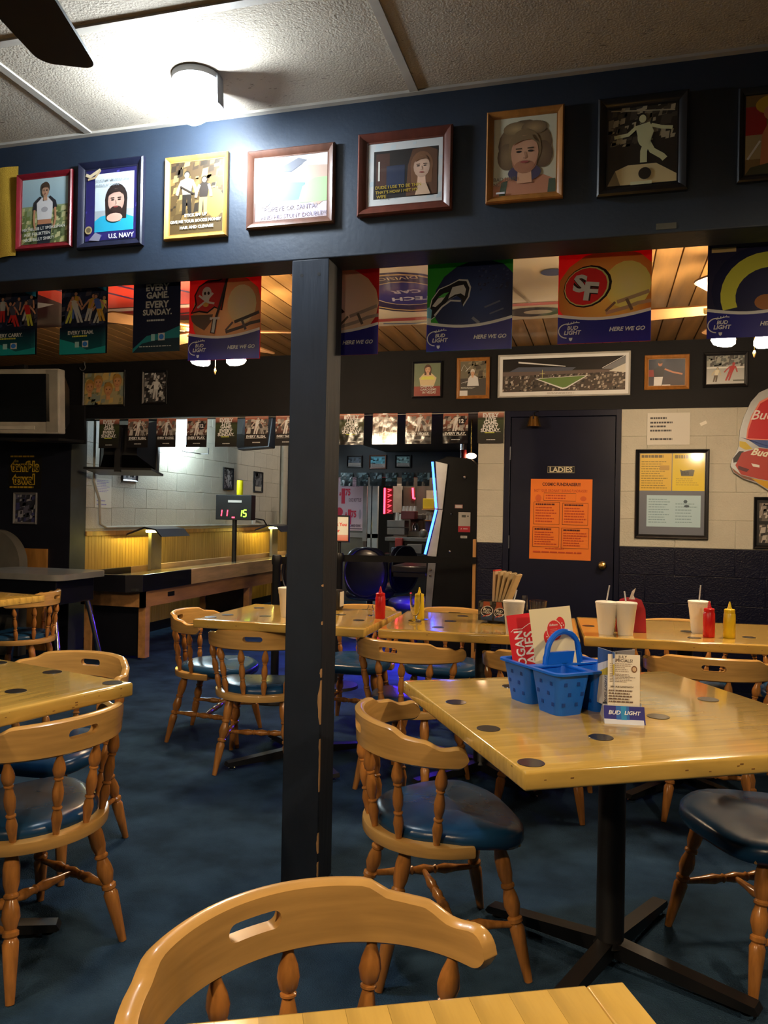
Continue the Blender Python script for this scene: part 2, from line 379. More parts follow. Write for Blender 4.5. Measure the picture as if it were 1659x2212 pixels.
# door wall: dark upper part over everything, cream and navy blocks below
TH = 0.2
DX0, DX1 = onD(1100, 1100, DW).x, onD(1328, 1100, DW).x; DTOP = onD(1215, 900, DW).z
CXL, CXR = onD(1089, 1000, DW).x, onD(1341, 1000, DW).x
wb = wallbox('wall_back', (-6, DW, ZOP), (3.4, DW+TH, Z2+.09), BLACKW)
struct(wb)
core = MB(); core.box2((XOR+.004, DW+.006, 0), (CXL, DW+TH, ZOP)); core.box2((CXR, DW+.006, 0), (3.4, DW+TH, ZOP))
core.build('block_core', NAVYB, wb, smooth=0)
core = MB(); core.box2((XOR+.006, DW+.0045, ZWB), (CXL, DW+.02, ZOP)); core.box2((CXR, DW+.0045, ZWB), (3.4, DW+.02, ZOP)); core.build('mortar', WHITEB, wb, smooth=0)
bl = {}
def block(x0, x1, z0, z1, m, par, y=DW, axis='y'):
    k = (round(x1-x0, 3), round(z1-z0, 3), m.name)
    if k not in bl: q = MB(); q.box((0, 0, 0), (x1-x0-.0035, .03, z1-z0-.0035), bev=.0022); bl[k] = q.mesh('block', m)
    if axis == 'y': obj('block', bl[k], par, ((x0+x1)/2, y+.015, (z0+z1)/2))
    else: obj('block', bl[k], par, (y-.015, (x0+x1)/2, (z0+z1)/2), (0, 0, PI/2))
BH = 0.2032
def courses(x0, x1, zlo, zhi, m, par, y=DW, axis='y', up_=True, bw=.406, ref=0.0):
    nrow = int(math.ceil((zhi-zlo)/BH-1e-3))
    for r in range(nrow):
        if up_: a, c = zlo+r*BH, min(zlo+(r+1)*BH, zhi)
        else: c, a = zhi-r*BH, max(zhi-(r+1)*BH, zlo)
        if c-a < .03: continue
        st = x0+ref-(bw/2 if r % 2 else 0); x = st
        while x < x1-1e-4:
            p, q = max(x, x0), min(x+bw, x1)
            if q-p > .02: block(p, q, a, c, m, par, y, axis)
            x += bw
courses(CXR, 3.4, ZWB, ZOP, WHITEB, wb, ref=-.02)
courses(CXR, 3.4, 0, ZWB, NAVYB, wb, up_=False, ref=-.02)
courses(XOR+.004, CXL, ZWB, ZOP, WHITEB, wb, bw=.9)
courses(XOR+.004, CXL, 0, ZWB, NAVYB, wb, up_=False, bw=.9)
# steel door with its frame
dr = MB(); dr.box2((DX0+.004, DW+.012, .01), (DX1-.004, DW+.055, DTOP), bev=.002); door = struct(dr.build('door_1', DOORM))
fr = MB(); fr.box2((CXL, DW-.004, 0), (DX0, DW+.12, DTOP+.05), bev=.003); fr.build('door_frame', DOORM, door)
fr = MB(); fr.box2((DX1, DW-.004, 0), (CXR, DW+.12, DTOP+.05), bev=.003); fr.build('door_frame', DOORM, door)
fr = MB(); fr.box2((CXL, DW-.003, DTOP+.003), (CXR, DW+.12, ZOP), bev=.003); fr.build('door_frame', DOORM, door)
for z in (1.78, 1.1, .3):
    h = MB(); h.cyl((DX0+.001, DW-.001, z-.05), (DX0+.001, DW-.001, z+.05), .006); h.build('hinge', mat('worn_hinge', (.12, .13, .16), .4, metal=.6), door)
k = onD(1301, 1222, DW)
h = MB(); h.lathe((k.x, DW+.012, k.z), (k.x, DW-.062, k.z), [(0, .03), (.08, .03), (.12, .012), (.45, .012), (.55, .022), (.75, .031), (.92, .026), (1, .012)], 18); h.build('door_knob', BRASS, door)
# left part of that wall, and the side wall of the shuffleboard room
wl = wallbox('wall_left', (-6, DW, 0), (XL, DW+TH, ZOP), mat('black_blue_wall', (.007, .008, .016), .5))
j = MB(); j.box2((XL, DW, 0), (XL+.006, DW+.22, ZOP)); j.build('jamb', mat('grey_green_jamb', (.055, .062, .058), .6), wl, smooth=0)
zw1 = 1.085; YE = 11.2
ws = wallbox('wall_side', (XL-.2, DW+TH, 0), (XL-.006, YE, 2.95), WHITEB)
courses(DW+.22, YE, zw1+.02, 2.95, WHITEB, ws, XL, 'x')
bb = MB(); y = DW+.22
while y < YE:
    bb.box2((XL-.03, y+.002, .1), (XL+.004, y+.048, zw1-.03)); y += .05
bp = bb.build('beadboard', WAINS, ws, smooth=0); bp['kind'] = 'stuff'
q = MB(); q.box2((XL-.03, DW+.22, zw1-.045), (XL+.018, YE, zw1), bev=.004); struct(q.build('trim_1', OAK))
q = MB(); q.box2((XL-.03, DW+.22, 0), (XL+.012, YE, .1)); struct(q.build('baseboard_side', BLACKP))
wallbox('ceiling', (-6, DW+TH, 2.95), (3.4, 14, 3.05), TILE)
# low soffit behind the opening, dark fascia at its far end, rear walls
wallbox('wall_soffit', (-2.75, DW+TH, ZOP), (3.4, 9.9, 2.95), mat('brown_soffit', (.035, .026, .018), .6))
wallbox('wall_fascia', (-3.9, 9.9, 1.78), (3.4, 10.05, 2.95), mat('blue_black_fascia', (.006, .008, .014), .5))
wallbox('wall_rear', (XL-.2, YE, 0), (-3.42, YE+.15, 2.95), mat('dim_rear_wall', (.10, .10, .105), .6))
wallbox('wall_bar', (-3.1, 11.72, 0), (3.4, 11.9, 2.95), mat('bar_back_wall', (.07, .06, .05), .6))
wallbox('wall_right', (XOR+.21, DW+TH, 0), (XOR+.35, 12.6, ZOP), BLACKW)
# wooden corner strip at the opening
tz = onD(1027, 1165, DW).z
q = MB(); q.box2((onD(1019.5, 1300, DW-.01).x, DW-.02, 0), (XOR+.004, DW+.05, tz), bev=.003); struct(q.build('trim_2', OAK))
# ------------------------------------------------------------------ painted timber post
PX0, PX1 = onD(629.5, 640, DH).x, onD(709, 640, DH).x
post = thing('timber_post', 'slate painted square timber post carrying the header beam, paint chipped on its corner', 'post', ((PX0+PX1)/2, DH+.074, 0))
pwid = PX1-PX0
q = MB(); q.box((0, 0, ZHB/2), (pwid, .148, ZHB), bev=.004); q.build('post_body', POSTM, post)
BARE = mat('bare_chipped_wood', (.42, .24, .10), .7, grain=(30, 30, 4), var=.25)
rr = random.Random(3)
for z0, ln, wd in ((.57, .15, .011), (.73, .03, .003), (.47, .05, .002), (.34, .13, .0016), (.13, .07, .004), (.05, .05, .002), (.91, .012, .002), (1.04, .008, .0025)):
    zs = [z0+ln*i/6 for i in range(7)]; pr = [wd*math.sin(PI*i/6)**.7*(.3+.9*rr.random()) for i in range(7)]
    pts = [(pwid/2-.002-w_, z) for w_, z in zip(pr, zs)]+[(pwid/2+.0006, z) for z in reversed(zs)]
    q = MB(); q.prism(pts, -.0748, -.066); q.build('paint_chip', BARE, post, smooth=0)
for px, py in ((652, 595), (689, 592)):
    c = onD(px, py, DH); q = MB(); q.lathe((c.x-post.location.x, -.0745, c.z), (c.x-post.location.x, -.060, c.z), [(0, .0062), (.05, .0055), (1, .005)], 14); q.build('bolt_hole', mat('hole_black', (.004, .004, .005), .8), post)
# ================================================================== tables
TZ = 0.757
def make_table(label, cx, cy, rot, L, Wd, dots, name='wooden_table', group='butcher block tables', ped=None, strip=.046, across=False, base_rot=PI/4):
    """top of glued maple strips running along local x (or y), black inlays, black pedestal"""
    t = thing(name, label, 'table', (cx, cy, 0), (0, 0, rot), group)
    th = .042; n = max(1, round((L if across else Wd)/strip)); sw = (L if across else Wd)/n; ln = Wd if across else L
    cache = {}
    for i in range(n):
        kind = 'a' if i == 0 else ('z' if i == n-1 else 'm')
        if kind not in cache:
            bm = bmesh.new(); bmesh.ops.create_cube(bm, size=1)
            for v in bm.verts: v.co = Vector((v.co.x*ln, v.co.y*(sw-.0003), v.co.z*th))
            es = []
            for e in bm.edges:
                a, c = e.verts[0].co, e.verts[1].co
                endx = a.x*c.x > 0 and abs(a.x-c.x) < 1e-6
                if endx and abs(a.z-c.z) < 1e-6: es.append(e)
                elif kind == 'a' and a.y < 0 and c.y < 0 and e not in es: es.append(e)
                elif kind == 'z' and a.y > 0 and c.y > 0 and e not in es: es.append(e)
            bmesh.ops.bevel(bm, geom=es, offset=.007, segments=3, profile=.5, affect='EDGES')
            me = bpy.data.meshes.new('plank'); bm.to_mesh(me); bm.free(); me.materials.append(BUTCH)
            me.polygons.foreach_set('use_smooth', [max(abs(c_) for c_ in p_.normal) < .999 for p_ in me.polygons]); me.set_sharp_from_angle(angle=math.radians(40)); cache[kind] = me
        off = -(n*sw)/2+sw*(i+.5)
        obj('plank', cache[kind], t, (0, off, TZ-th/2) if not across else (off, 0, TZ-th/2), (0, 0, PI/2 if across else 0))
    dm = MB(); dm.lathe((0, 0, -.004), (0, 0, .0012), [(0, .030), (.9, .030), (1, .0295)], 24); dme = dm.mesh('inlay', mat('black_inlay', (.02, .018, .018), .3, coat=.4))
    c, s = math.cos(-rot), math.sin(-rot)
    for (x, y) in dots:
        dx, dy = x-cx, y-cy; lx, ly = c*dx-s*dy, s*dx+c*dy
        if abs(lx) < L/2-.03 and abs(ly) < Wd/2-.03: obj('inlay', dme, t, (lx, ly, TZ))
    wr_ = random.Random(int(cx*100)); q = MB()
    for i in range(26):
        e_ = wr_.random()*.94-.47; s_ = .0012+.0035*wr_.random(); z_ = TZ-.006-.032*wr_.random(); k_ = wr_.choice((0, 0, 1, 2))
        if k_ == 0: q.box((e_*L, -Wd/2+.0002, z_), (s_*2, .0012, s_*.7))
        elif k_ == 1: q.box((-L/2+.0002, e_*Wd, z_), (.0012, s_*2, s_*.7))
        else: q.box((L/2-.0002, e_*Wd, z_), (.0012, s_*2, s_*.7))
    q.build('edge_wear', mat('dark_edge_wear', (.24, .115, .03), .6), t, smooth=0)['kind'] = 'stuff'
    px, py = (0, 0)
    if ped: dx, dy = ped[0]-cx, ped[1]-cy; px, py = c*dx-s*dy, s*dx+c*dy
    q = MB(); q.lathe((px, py, .06), (px, py, TZ-th), [(0, .048), (.02, .04), (.97, .038), (1, .06)], 18); q.build('column', BLACKM, t)
    q = MB(); q.box((px, py, TZ-th-.008), (.42, .42, .014), bev=.003); q.build('mounting_plate', BLACKM, t)
    am = MB(); am.prism([(0, .075), (.03, .075), (.40, .042), (.41, .026), (.40, .02), (0, .03)], -.023, .023); ame = am.mesh('base_arm', BLACKM)
    fm_ = MB(); fm_.lathe((0, 0, 0), (0, 0, .022), [(0, .018), (.5, .018), (.6, .007), (1, .007)], 12); fme = fm_.mesh('leveling_foot', CHROME)
    for k in range(4):
        a = base_rot+PI/2*k
        ao = obj('base_arm', ame, t, (px, py, 0), (0, 0, a)); obj('leveling_foot', fme, ao, (.375, 0, 0))
    return t
def zpt(x, y, z=TZ): p = onZ(x, y, z); return (p.x, p.y)
# near right table
A_ = Vector(zpt(886, 1470)); B_ = Vector(zpt(1110, 1667)); rotR = math.radians(30.0)
cR = (A_+B_)/2+Vector((math.cos(rotR), math.sin(rotR)))*.485
rdots = [zpt(*p) for p in ((985, 1517), (1055, 1574), (1147, 1648), (926, 1470), (1105, 1483), (1195, 1532), (1298, 1593), (1422, 1548), (1530, 1511))]
make_table('glossy butcher block table holding the blue caddy and the specials card', cR.x, cR.y, rotR, .97, .93, rdots, ped=(cR.x, cR.y+.08), base_rot=math.radians(36))
# table at the bottom edge of the picture
F0 = Vector(zpt(1340, 2116)); rotF = math.radians(26.0); ux = Vector((math.cos(rotF), math.sin(rotF))); uy = Vector((-ux.y, ux.x))
cF = F0-ux*.46-uy*.40
make_table('bare butcher block table cut off by the bottom edge of the picture', cF.x, cF.y, rotF, .92, .80, [], across=True)
# left table
L0 = Vector(zpt(289, 1474)); rotL = math.radians(75.0); ux = Vector((math.cos(rotL), math.sin(rotL))); uy = Vector((-ux.y, ux.x))
cL = L0-ux*.43+uy*.43
ldots = [zpt(*p) for p in ((113, 1452), (34, 1493), (243, 1475), (-5, 1432), (-60, 1520))]
make_table('butcher block table with black dots at the left edge of the picture', cL.x, cL.y, rotL, .86, .86, ldots)
# row of three tables along the door wall
def row_table(label, fl, fr, depth, dots, rot=0.0, shift=0.0):
    a = Vector(zpt(*fl)); c = Vector(zpt(*fr)); d = c-a; r = math.radians(rot); m = (a+c)/2; d = Vector((math.cos(r), math.sin(r)))*d.length; n = Vector((-d.y, d.x)).normalized(); m = m+n*depth/2; m.x += shift
    return make_table(label, m.x, m.y, r, d.length, depth, [zpt(*p) for p in dots])
row_table('butcher block table behind the timber post with the red bottle on it', (418, 1339), (796, 1358), .74, ((573, 1331), (492, 1328), (455, 1333), (560, 1313), (735, 1328), (775, 1340), (650, 1320)), 0.5, -.015)
row_table('middle butcher block table of the row, holding the beer carton and menus', (799, 1362), (1236, 1376), .76, ((823, 1358), (946, 1355), (973, 1342), (1000, 1331), (1085, 1345), (912, 1338)), 3.5, .03)
row_table('right butcher block table of the row, holding foam cups and sauce bottles', (1240, 1371), (1760, 1403), .74, ((1271, 1352), (1265, 1366), (1280, 1335), (1380, 1380), (1484, 1364), (1618, 1377), (1500, 1378), (1270, 1382), (1560, 1390)), 4.5, .045)
# small table behind on the far left
F1 = Vector(zpt(50, 1290)); 
make_table('small wooden table corner beside the far left chair', F1.x-.36, F1.y-.1, math.radians(-8), .72, .60, [])

# ================================================================== mate's chairs
RA, RB, RPH = .262, .238, math.radians(90)
def railpt(s, z, off=0.0):
    ph = s*RPH; kk = 1+(z-.6)*.28
    return Vector(((RA*kk+off)*math.sin(ph), -(RB*kk+off)*math.cos(ph), z))
def sm(a, lo, hi): t = min(1, max(0, (a-lo)/(hi-lo))); return t*t*(3-2*t)
def ztop(s):
    a = abs(s); z = .718-.005*min(1, a/.45)**2-.019*sm(a, .44, .56)-.003*sm(a, .56, .66)-.018*sm(a, .68, .82)+.004*sm(a, .84, .92)
    if a > .92: z -= .036*(1-math.sqrt(max(0, 1-((a-.92)/.08)**2)))
    return z
def zbot(s):
    a = abs(s); z = .618-.003*a*a
    if a > .92: z += .028*(1-math.sqrt(max(0, 1-((a-.92)/.08)**2)))
    return z
def rail_mesh():
    SW, SHH = .112, .0135; ss = set()
    for i in range(61): ss.add(round(-1+i/30, 4))
    for e in (.93, .95, .965, .98, .99, 1.0): ss |= {e, -e}
    for e in (0, .03, .06, .08, .09, .1, .107, SW): ss |= {e, -e}
    ss = sorted(ss); T = .027; vs = []; fs = []; nr = 6
    for s in ss:
        zt, zb = ztop(s), zbot(s); mid = .5*(.622+.718)+.004
        if abs(s) < SW:
            e = (SW-abs(s))*RPH*.25; h = SHH if e > SHH else math.sqrt(max(0, SHH**2-(SHH-e)**2))
        else: h = 0
        mid = min(max(mid, zb+.012), zt-.012) if abs(s) < .9 else (zt+zb)/2
        c = min(.006, (zt-zb)*.2)
        rows = [(zb, .4), (zb+c, 1), (mid-h, 1), (mid+h, 1), (zt-c, 1), (zt, .4)]
        for side in (1, -1):
            for z, k_ in rows: vs.append(railpt(s, z, side*T/2*k_))
    st = 2*nr
    for i in range(len(ss)-1):
        a, c = i*st, (i+1)*st; slot = abs(ss[i]) < SW+1e-6 and abs(ss[i+1]) < SW+1e-6
        for side in (0, 1):
            o = side*nr
            for r in range(nr-1):
                if r == 2: continue
                f = [a+o+r, c+o+r, c+o+r+1, a+o+r+1]; fs.append(f if side == 0 else f[::-1])
        fs.append([a+5, c+5, c+nr+5, a+nr+5]); fs.append([a, a+nr, c+nr, c])
        if slot:
            fs.append([a+2, c+2, c+nr+2, a+nr+2]); fs.append([a+3, a+nr+3, c+nr+3, c+3])
    for i in (0, len(ss)-1):
        a = i*st
        for r in range(nr-1):
            if r != 2: fs.append([a+r, a+r+1, a+nr+r+1, a+nr+r])
    # weld doubled mid rows outside the slot
    me = bpy.data.meshes.new('backrest'); me.from_pydata([tuple(v) for v in vs], [], fs); bm = bmesh.new(); bm.from_mesh(me)
    bmesh.ops.remove_doubles(bm, verts=bm.verts, dist=1e-5); bmesh.ops.recalc_face_normals(bm, faces=bm.faces); bm.to_mesh(me); bm.free()
    me.materials.append(RAILW); me.polygons.foreach_set('use_smooth', [True]*len(me.polygons)); me.set_sharp_from_angle(angle=math.radians(50)); return me
SPROF = [(0, .0065), (.06, .009), (.13, .0150), (.20, .0180), (.265, .0150), (.29, .0095), (.30, .0130), (.315, .0130), (.325, .0090), (.36, .0110), (.46, .0158), (.55, .0150), (.64, .0095), (.655, .0135), (.67, .0135), (.68, .0090), (.72, .0125), (.79, .0155), (.87, .0125), (1, .0080)]
LPROF = [(0, .015), (.06, .017), (.14, .0225), (.24, .0215), (.30, .0155), (.315, .020), (.33, .020), (.345, .0150), (.40, .0215), (.46, .0240), (.52, .0170), (.535, .0150), (.55, .0215), (.575, .0215), (.59, .0155), (.62, .0215), (.72, .0195), (1, .0115)]
TPROF = [(0, .008), (.18, .011), (.3, .0165), (.37, .011), (.39, .0145), (.41, .011), (.5, .017), (.59, .011), (.61, .0145), (.63, .011), (.7, .0165), (.82, .011), (1, .008)]
LEGTOP = {'fl': (-.15, .13), 'fr': (.15, .13), 'rl': (-.13, -.13), 'rr': (.13, -.13)}
LEGBOT = {'fl': (-.21, .205), 'fr': (.21, .205), 'rl': (-.185, -.215), 'rr': (.185, -.215)}
def pad_mesh():
    q = MB(); n = 40; rings = [(.90, -.016), (.985, -.010), (1.02, .006), (1.01, .022), (.96, .032), (.86, .038), (.6, .0415), (.3, .042)]
    vs = []; fs = []
    for k, z in rings:
        for i in range(n):
            a = 2*PI*i/n; c, s = math.cos(a), math.sin(a)
            e = 2/3.2 if s > 0 else 2/2.2
            x = abs(c)**e*math.copysign(1, c); y = abs(s)**e*math.copysign(1, s)
            wx = .198+.036*sm(y, -.35, .25); Y = y*(.222 if y > 0 else .192)
            vs.append((x*wx*k, Y*k, .392+z-(.014*sm(y, .5, 1.0) if z > .02 else .022*sm(y, .2, 1.0))))
    for r in range(len(rings)-1):
        for i in range(n): j_ = (i+1) % n; fs.append([r*n+i, r*n+j_, (r+1)*n+j_, (r+1)*n+i])
    fs.append(list(range(n-1, -1, -1))); fs.append([(len(rings)-1)*n+i for i in range(n)])
    q.add(vs, fs); return q.mesh('seat_pad', VINYL, 60)
def seat_mesh():
    poly = []
    for i in range(25):
        a = PI+PI*i/24; poly.append((.238*math.cos(a), .232*math.sin(a)))
    poly += [(.238, .035), (.19, .04), (.185, .185), (-.185, .185), (-.19, .04), (-.238, .035)]
    bm = bmesh.new(); vs = [bm.verts.new((x, y, .362)) for x, y in poly]; f = bm.faces.new(vs)
    r = bmesh.ops.extrude_face_region(bm, geom=[f]); bmesh.ops.translate(bm, vec=(0, 0, .034), verts=[v for v in r['geom'] if isinstance(v, bmesh.types.BMVert)])
    bmesh.ops.recalc_face_normals(bm, faces=bm.faces)
    bmesh.ops.bevel(bm, geom=[e for e in bm.edges if abs(e.verts[0].co.z-e.verts[1].co.z) < 1e-5], offset=.006, segments=2, profile=.5, affect='EDGES')
    me = bpy.data.meshes.new('seat_frame'); bm.to_mesh(me); bm.free(); me.materials.append(RAILW)
    me.polygons.foreach_set('use_smooth', [True]*len(me.polygons)); me.set_sharp_from_angle(angle=math.radians(35)); return me
def make_chair(label, loc, rotz):
    t = thing('captains_chair', label, 'chair', loc, (0, 0, rotz), "wooden captain's chairs around the tables")
    obj('backrest', rail_mesh(), t); obj('seat_frame', seat_mesh(), t); obj('seat_pad', pad_mesh(), t)
    for s in (-.82, -.48, -.15, .15, .48, .82):
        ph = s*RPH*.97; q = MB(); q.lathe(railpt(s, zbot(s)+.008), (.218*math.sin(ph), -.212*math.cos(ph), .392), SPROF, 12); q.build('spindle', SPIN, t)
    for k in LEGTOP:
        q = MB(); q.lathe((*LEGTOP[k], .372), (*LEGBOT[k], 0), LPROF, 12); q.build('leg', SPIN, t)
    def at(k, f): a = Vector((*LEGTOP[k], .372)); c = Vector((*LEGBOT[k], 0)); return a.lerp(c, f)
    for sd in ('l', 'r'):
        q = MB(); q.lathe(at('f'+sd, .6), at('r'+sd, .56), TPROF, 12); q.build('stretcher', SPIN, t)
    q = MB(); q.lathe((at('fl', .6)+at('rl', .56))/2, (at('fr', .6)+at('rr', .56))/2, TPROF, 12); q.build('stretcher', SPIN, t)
    return t
CH = [  # x, y, facing (deg), label
    (-.305, .955, -36, "wooden captain's chair at the bottom of the picture, its backrest facing the camera"),
    (-.458, 2.333, 27, "captain's chair with sunlit-looking blue seat at the left side of the caddy table"),
    (-1.624, 1.965, 165, "captain's chair with blue seat at the left edge, seen from behind its backrest"),
    (-1.98, 2.53, -90, "captain's chair behind the left table, its slotted backrest rising over the table top"),
    (-.875, 3.72, 76, "captain's chair just right of the timber post, backrest toward the camera"),
    (-.25, 3.66, 90, "captain's chair mostly hidden behind the blue caddy and menus"),
    (-1.68, 3.77, 102, "captain's chair left of the timber post and half hidden by it"),
    (-2.14, 4.15, 7, "captain's chair at the left end of the row of tables, facing right"),
    (.46, 3.80, 88, "captain's chair behind the specials card, slotted backrest toward the camera"),
    (.495, 2.582, 206, "captain's chair with black seat at the right edge of the picture"),
    (-.90, 4.68, -92, "captain's chair behind the middle table, its crest above the yellow mustard bottle"),
    (.42, 4.66, -90, "captain's chair behind the right table, its crest between the foam cups"),
    (1.04, 4.62, -90, "captain's chair tip just showing at the far right behind the tables"),
    (-1.44, 4.60, -90, "captain's chair behind the post table, its crest left of the red bottle"),
    (-3.92, 4.66, 196, "captain's chair at the far left beside the silver television"),
]
CH[1] = (*CH[1][:3], "captain's chair with bright blue seat at the left side of the caddy table")
CH[14] = (*CH[14][:3], "captain's chair at the far left, standing in front of the grey console")
ch0 = make_chair(CH[0][3], (CH[0][0], CH[0][1], 0), math.radians(CH[0][2]-90))
for x, y, a, lab in CH[1:]: dup(ch0, (x, y, 0), math.radians(a-90), lab)
# ================================================================== lamps
def sphere(q, c, r, n=18, m=10, z0=-1.0, z1=1.0, sx=1, sy=1, sz=1):
    prof = []; a0, a1 = math.asin(max(-1, z0)), math.asin(min(1, z1))
    vs = []; fs = []
    for i in range(m+1):
        a = a0+(a1-a0)*i/m
        for k in range(n): vs.append((c[0]+r*sx*math.cos(a)*math.cos(2*PI*k/n), c[1]+r*sy*math.cos(a)*math.sin(2*PI*k/n), c[2]+r*sz*math.sin(a)))
    for i in range(m):
        for k in range(n): k2 = (k+1) % n; fs.append([i*n+k, i*n+k2, (i+1)*n+k2, (i+1)*n+k])
    if z0 > -1: fs.append(list(range(n-1, -1, -1)))
    if z1 < 1: fs.append([m*n+k for k in range(n)])
    q.add(vs, fs); return q
def estr(P, A): return P/(PI*A)
# bright lamp on the tiled ceiling
lp = onZ(425, 168, ZC)
lm = thing('ceiling_lamp', 'blazing white globe lamp mounted on the tiled ceiling', 'lamp', (lp.x, lp.y, ZC-.004))
q = MB(); q.lathe((0, 0, .004), (0, 0, -.022), [(0, .080), (.7, .078), (1, .06)], 32); q.build('lamp_base', mat('lamp_base_grey', (.3, .3, .31), .5), lm)
q = MB(); n_ = 12; vs = []
for i in range(n_+1):
    a_ = math.radians(-12+95*i/n_)
    for r_, z_ in ((.084, 0), (.088, -.095), (.085, -.095), (.081, 0)): vs.append((r_*math.cos(a_), r_*math.sin(a_), z_))
q.add(vs, [[i*4+k_, i*4+(k_+1) % 4, i*4+4+(k_+1) % 4, i*4+4+k_] for i in range(n_) for k_ in range(4)]+[[0, 1, 2, 3], [n_*4+3, n_*4+2, n_*4+1, n_*4]]); q.build('lamp_shield', MATS['lamp_base_grey'], lm)  # opaque lip added beside the globe, lengthened to shade the ceiling to the right
q = MB(); sphere(q, (-.012, 0, -.088), .056, 14, 8); q.build('globe', glow('cool_globe', COOL, estr(P_DOME, 4*PI*.056**2)), lm)
# ceiling fans
def fan(label, x, y, zc, drop, bm_, r0, r1, n, ph, kit, bw=(.10, .14), tilt=.18):
    t = thing('ceiling_fan', label, 'ceiling fan', (x, y, zc))
    hz = -drop
    q = MB(); q.lathe((0, 0, 0), (0, 0, -.05), [(0, .065), (.5, .06), (1, .02)], 20); q.build('canopy', BRASS if kit else BLACKM, t)
    q = MB(); q.cyl((0, 0, -.04), (0, 0, hz+.05), .012); q.build('downrod', BRASS if kit else BLACKM, t)
    q = MB(); q.lathe((0, 0, hz+.06), (0, 0, hz-.06), [(0, .03), (.15, .085), (.5, .105), (.85, .09), (1, .05)], 24); q.build('motor', BRASS if kit else BLACKM, t)
    R = Matrix.Rotation
    for k_ in range(n):
        an = ph+2*PI*k_/n; out = []
        pl = [(r0, -bw[0]/2)]+[(r1-.04+.04*math.sin(a_), -bw[1]/2+.04-.04*math.cos(a_)) for a_ in [PI/12*i_ for i_ in range(7)]]+[(r1-.04+.04*math.cos(a_), bw[1]/2-.04+.04*math.sin(a_)) for a_ in [PI/12*i_ for i_ in range(7)]]+[(r0, bw[0]/2)]
        q = MB(); q.prism(pl, -.004, .004, 'z')
        M_ = R(an, 4, 'Z') @ R(tilt, 4, 'X'); q.v = [tuple(M_ @ Vector(v)+Vector((0, 0, hz))) for v in q.v]
        bo = q.build('blade', bm_, t)
        q = MB(); q.prism([(.09, -.02), (r0+.06, -.03), (r0+.06, .03), (.09, .02)], -.010, -.004, 'z'); q.v = [tuple(M_ @ Vector(v)+Vector((0, 0, hz))) for v in q.v]
        q.build('blade_bracket', BRASS if kit else BLACKM, bo)
    if kit:
        q = MB(); q.lathe((0, 0, hz-.06), (0, 0, hz-.13), [(0, .05), (.5, .045), (1, .02)], 18); q.build('light_hub', BRASS, t)
        for k_ in range(3):
            an = kit+2*PI*k_/3; cx_, cy_ = .12*math.cos(an), .12*math.sin(an)
            q = MB(); q.tube([(cx_*.2, cy_*.2, hz-.09), (cx_*.7, cy_*.7, hz-.085), (cx_, cy_, hz-.11)], .008); ar = q.build('light_arm', BRASS, t)
            q = MB(); q.lathe((cx_, cy_, hz-.105), (cx_*1.12, cy_*1.12, hz-.185), [(0, .02), (.12, .034), (.45, .055), (.75, .058), (.93, .045), (1, .02)], 12)
            q.build('glass_bowl', glow('warm_bowl', WARM, estr(P_FAN, .024)), ar)
        q = MB(); q.cyl((.01, 0, hz-.13), (.01, 0, hz-.22), .0015, 6); q.lathe((.01, 0, hz-.215), (.01, 0, hz-.25), [(0, .003), (.4, .008), (1, .003)], 10); q.build('pull_chain', BRASS, t)
    return t
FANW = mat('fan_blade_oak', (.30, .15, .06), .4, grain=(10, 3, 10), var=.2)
pA = onZ(462, 772, 2.19); fan('brass ceiling fan with lit glass bowls below the left banners', pA.x, pA.y, Z2, .26, FANW, .16, .62, 5, math.radians(12), .6)
pB = onZ(1625, 728, 2.19); fan('brass ceiling fan with lit glass bowls at the right edge', pB.x, pB.y, Z2, .26, FANW, .16, .62, 5, math.radians(28), .9)
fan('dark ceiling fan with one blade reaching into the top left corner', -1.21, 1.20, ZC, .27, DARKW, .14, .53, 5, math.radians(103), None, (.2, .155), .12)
# pendant lamps hanging over the near tables, above the picture
def pendant(label, x, y, z, P):
    t = thing('pendant_lamp', label, 'lamp', (x, y, z), group='pendant lamps over the near tables')
    q = MB(); q.cyl((0, 0, .1), (0, 0, ZC-z), .006); q.build('cord', BLACKM, t)
    q = MB(); q.lathe((0, 0, .12), (0, 0, -.06), [(0, .03), (.15, .05), (.6, .13), (1, .17)], 24, cap=False); q.build('shade', mat('amber_glass_shade', (.35, .22, .10), .4), t)
    q = MB(); sphere(q, (0, 0, -.043), .045, 8, 5); q.build('bulb', glow('pendant_bulb', WARM, estr(P, 4*PI*.045**2)), t)
pendant('amber glass pendant lamp hanging high right of the caddy table', 1.15, 1.25, 2.2, P_PEND)
pendant('amber glass pendant lamp hanging above the camera', -.70, -.25, 2.2, P_PEND)
pendant('amber glass pendant lamp hanging left of the camera', -2.2, .35, 2.2, P_PEND*.8)

# ================================================================== things on the tables
def bottle_of(label, px, py, D_, cat, m, h=.165):
    p = onD(px, py, D_) if D_ else onZ(px, py, TZ)
    t = thing('squeeze_bottle', label, cat, (p.x, p.y, TZ), group='plastic sauce bottles')
    q = MB(); q.lathe((0, 0, 0), (0, 0, .118), [(0, .024), (.03, .0265), (.6, .0265), (.92, .0255), (1, .021)], 20); q.build('bottle_body', m, t)
    q = MB(); q.lathe((0, 0, .116), (0, 0, .132), [(0, .0235), (.8, .0235), (1, .02)], 20); c = q.build('cap', m, t)
    q = MB(); q.lathe((0, 0, .131), (0, 0, h), [(0, .012), (.3, .008), (1, .003)], 12); q.build('nozzle', m, c); return t
bottle_of('red ketchup squeeze bottle just right of the timber post', 821, 1336, None, 'bottle', REDP)
bottle_of('yellow mustard squeeze bottle behind the tall beer glass', 905, 1338, None, 'bottle', YELP)
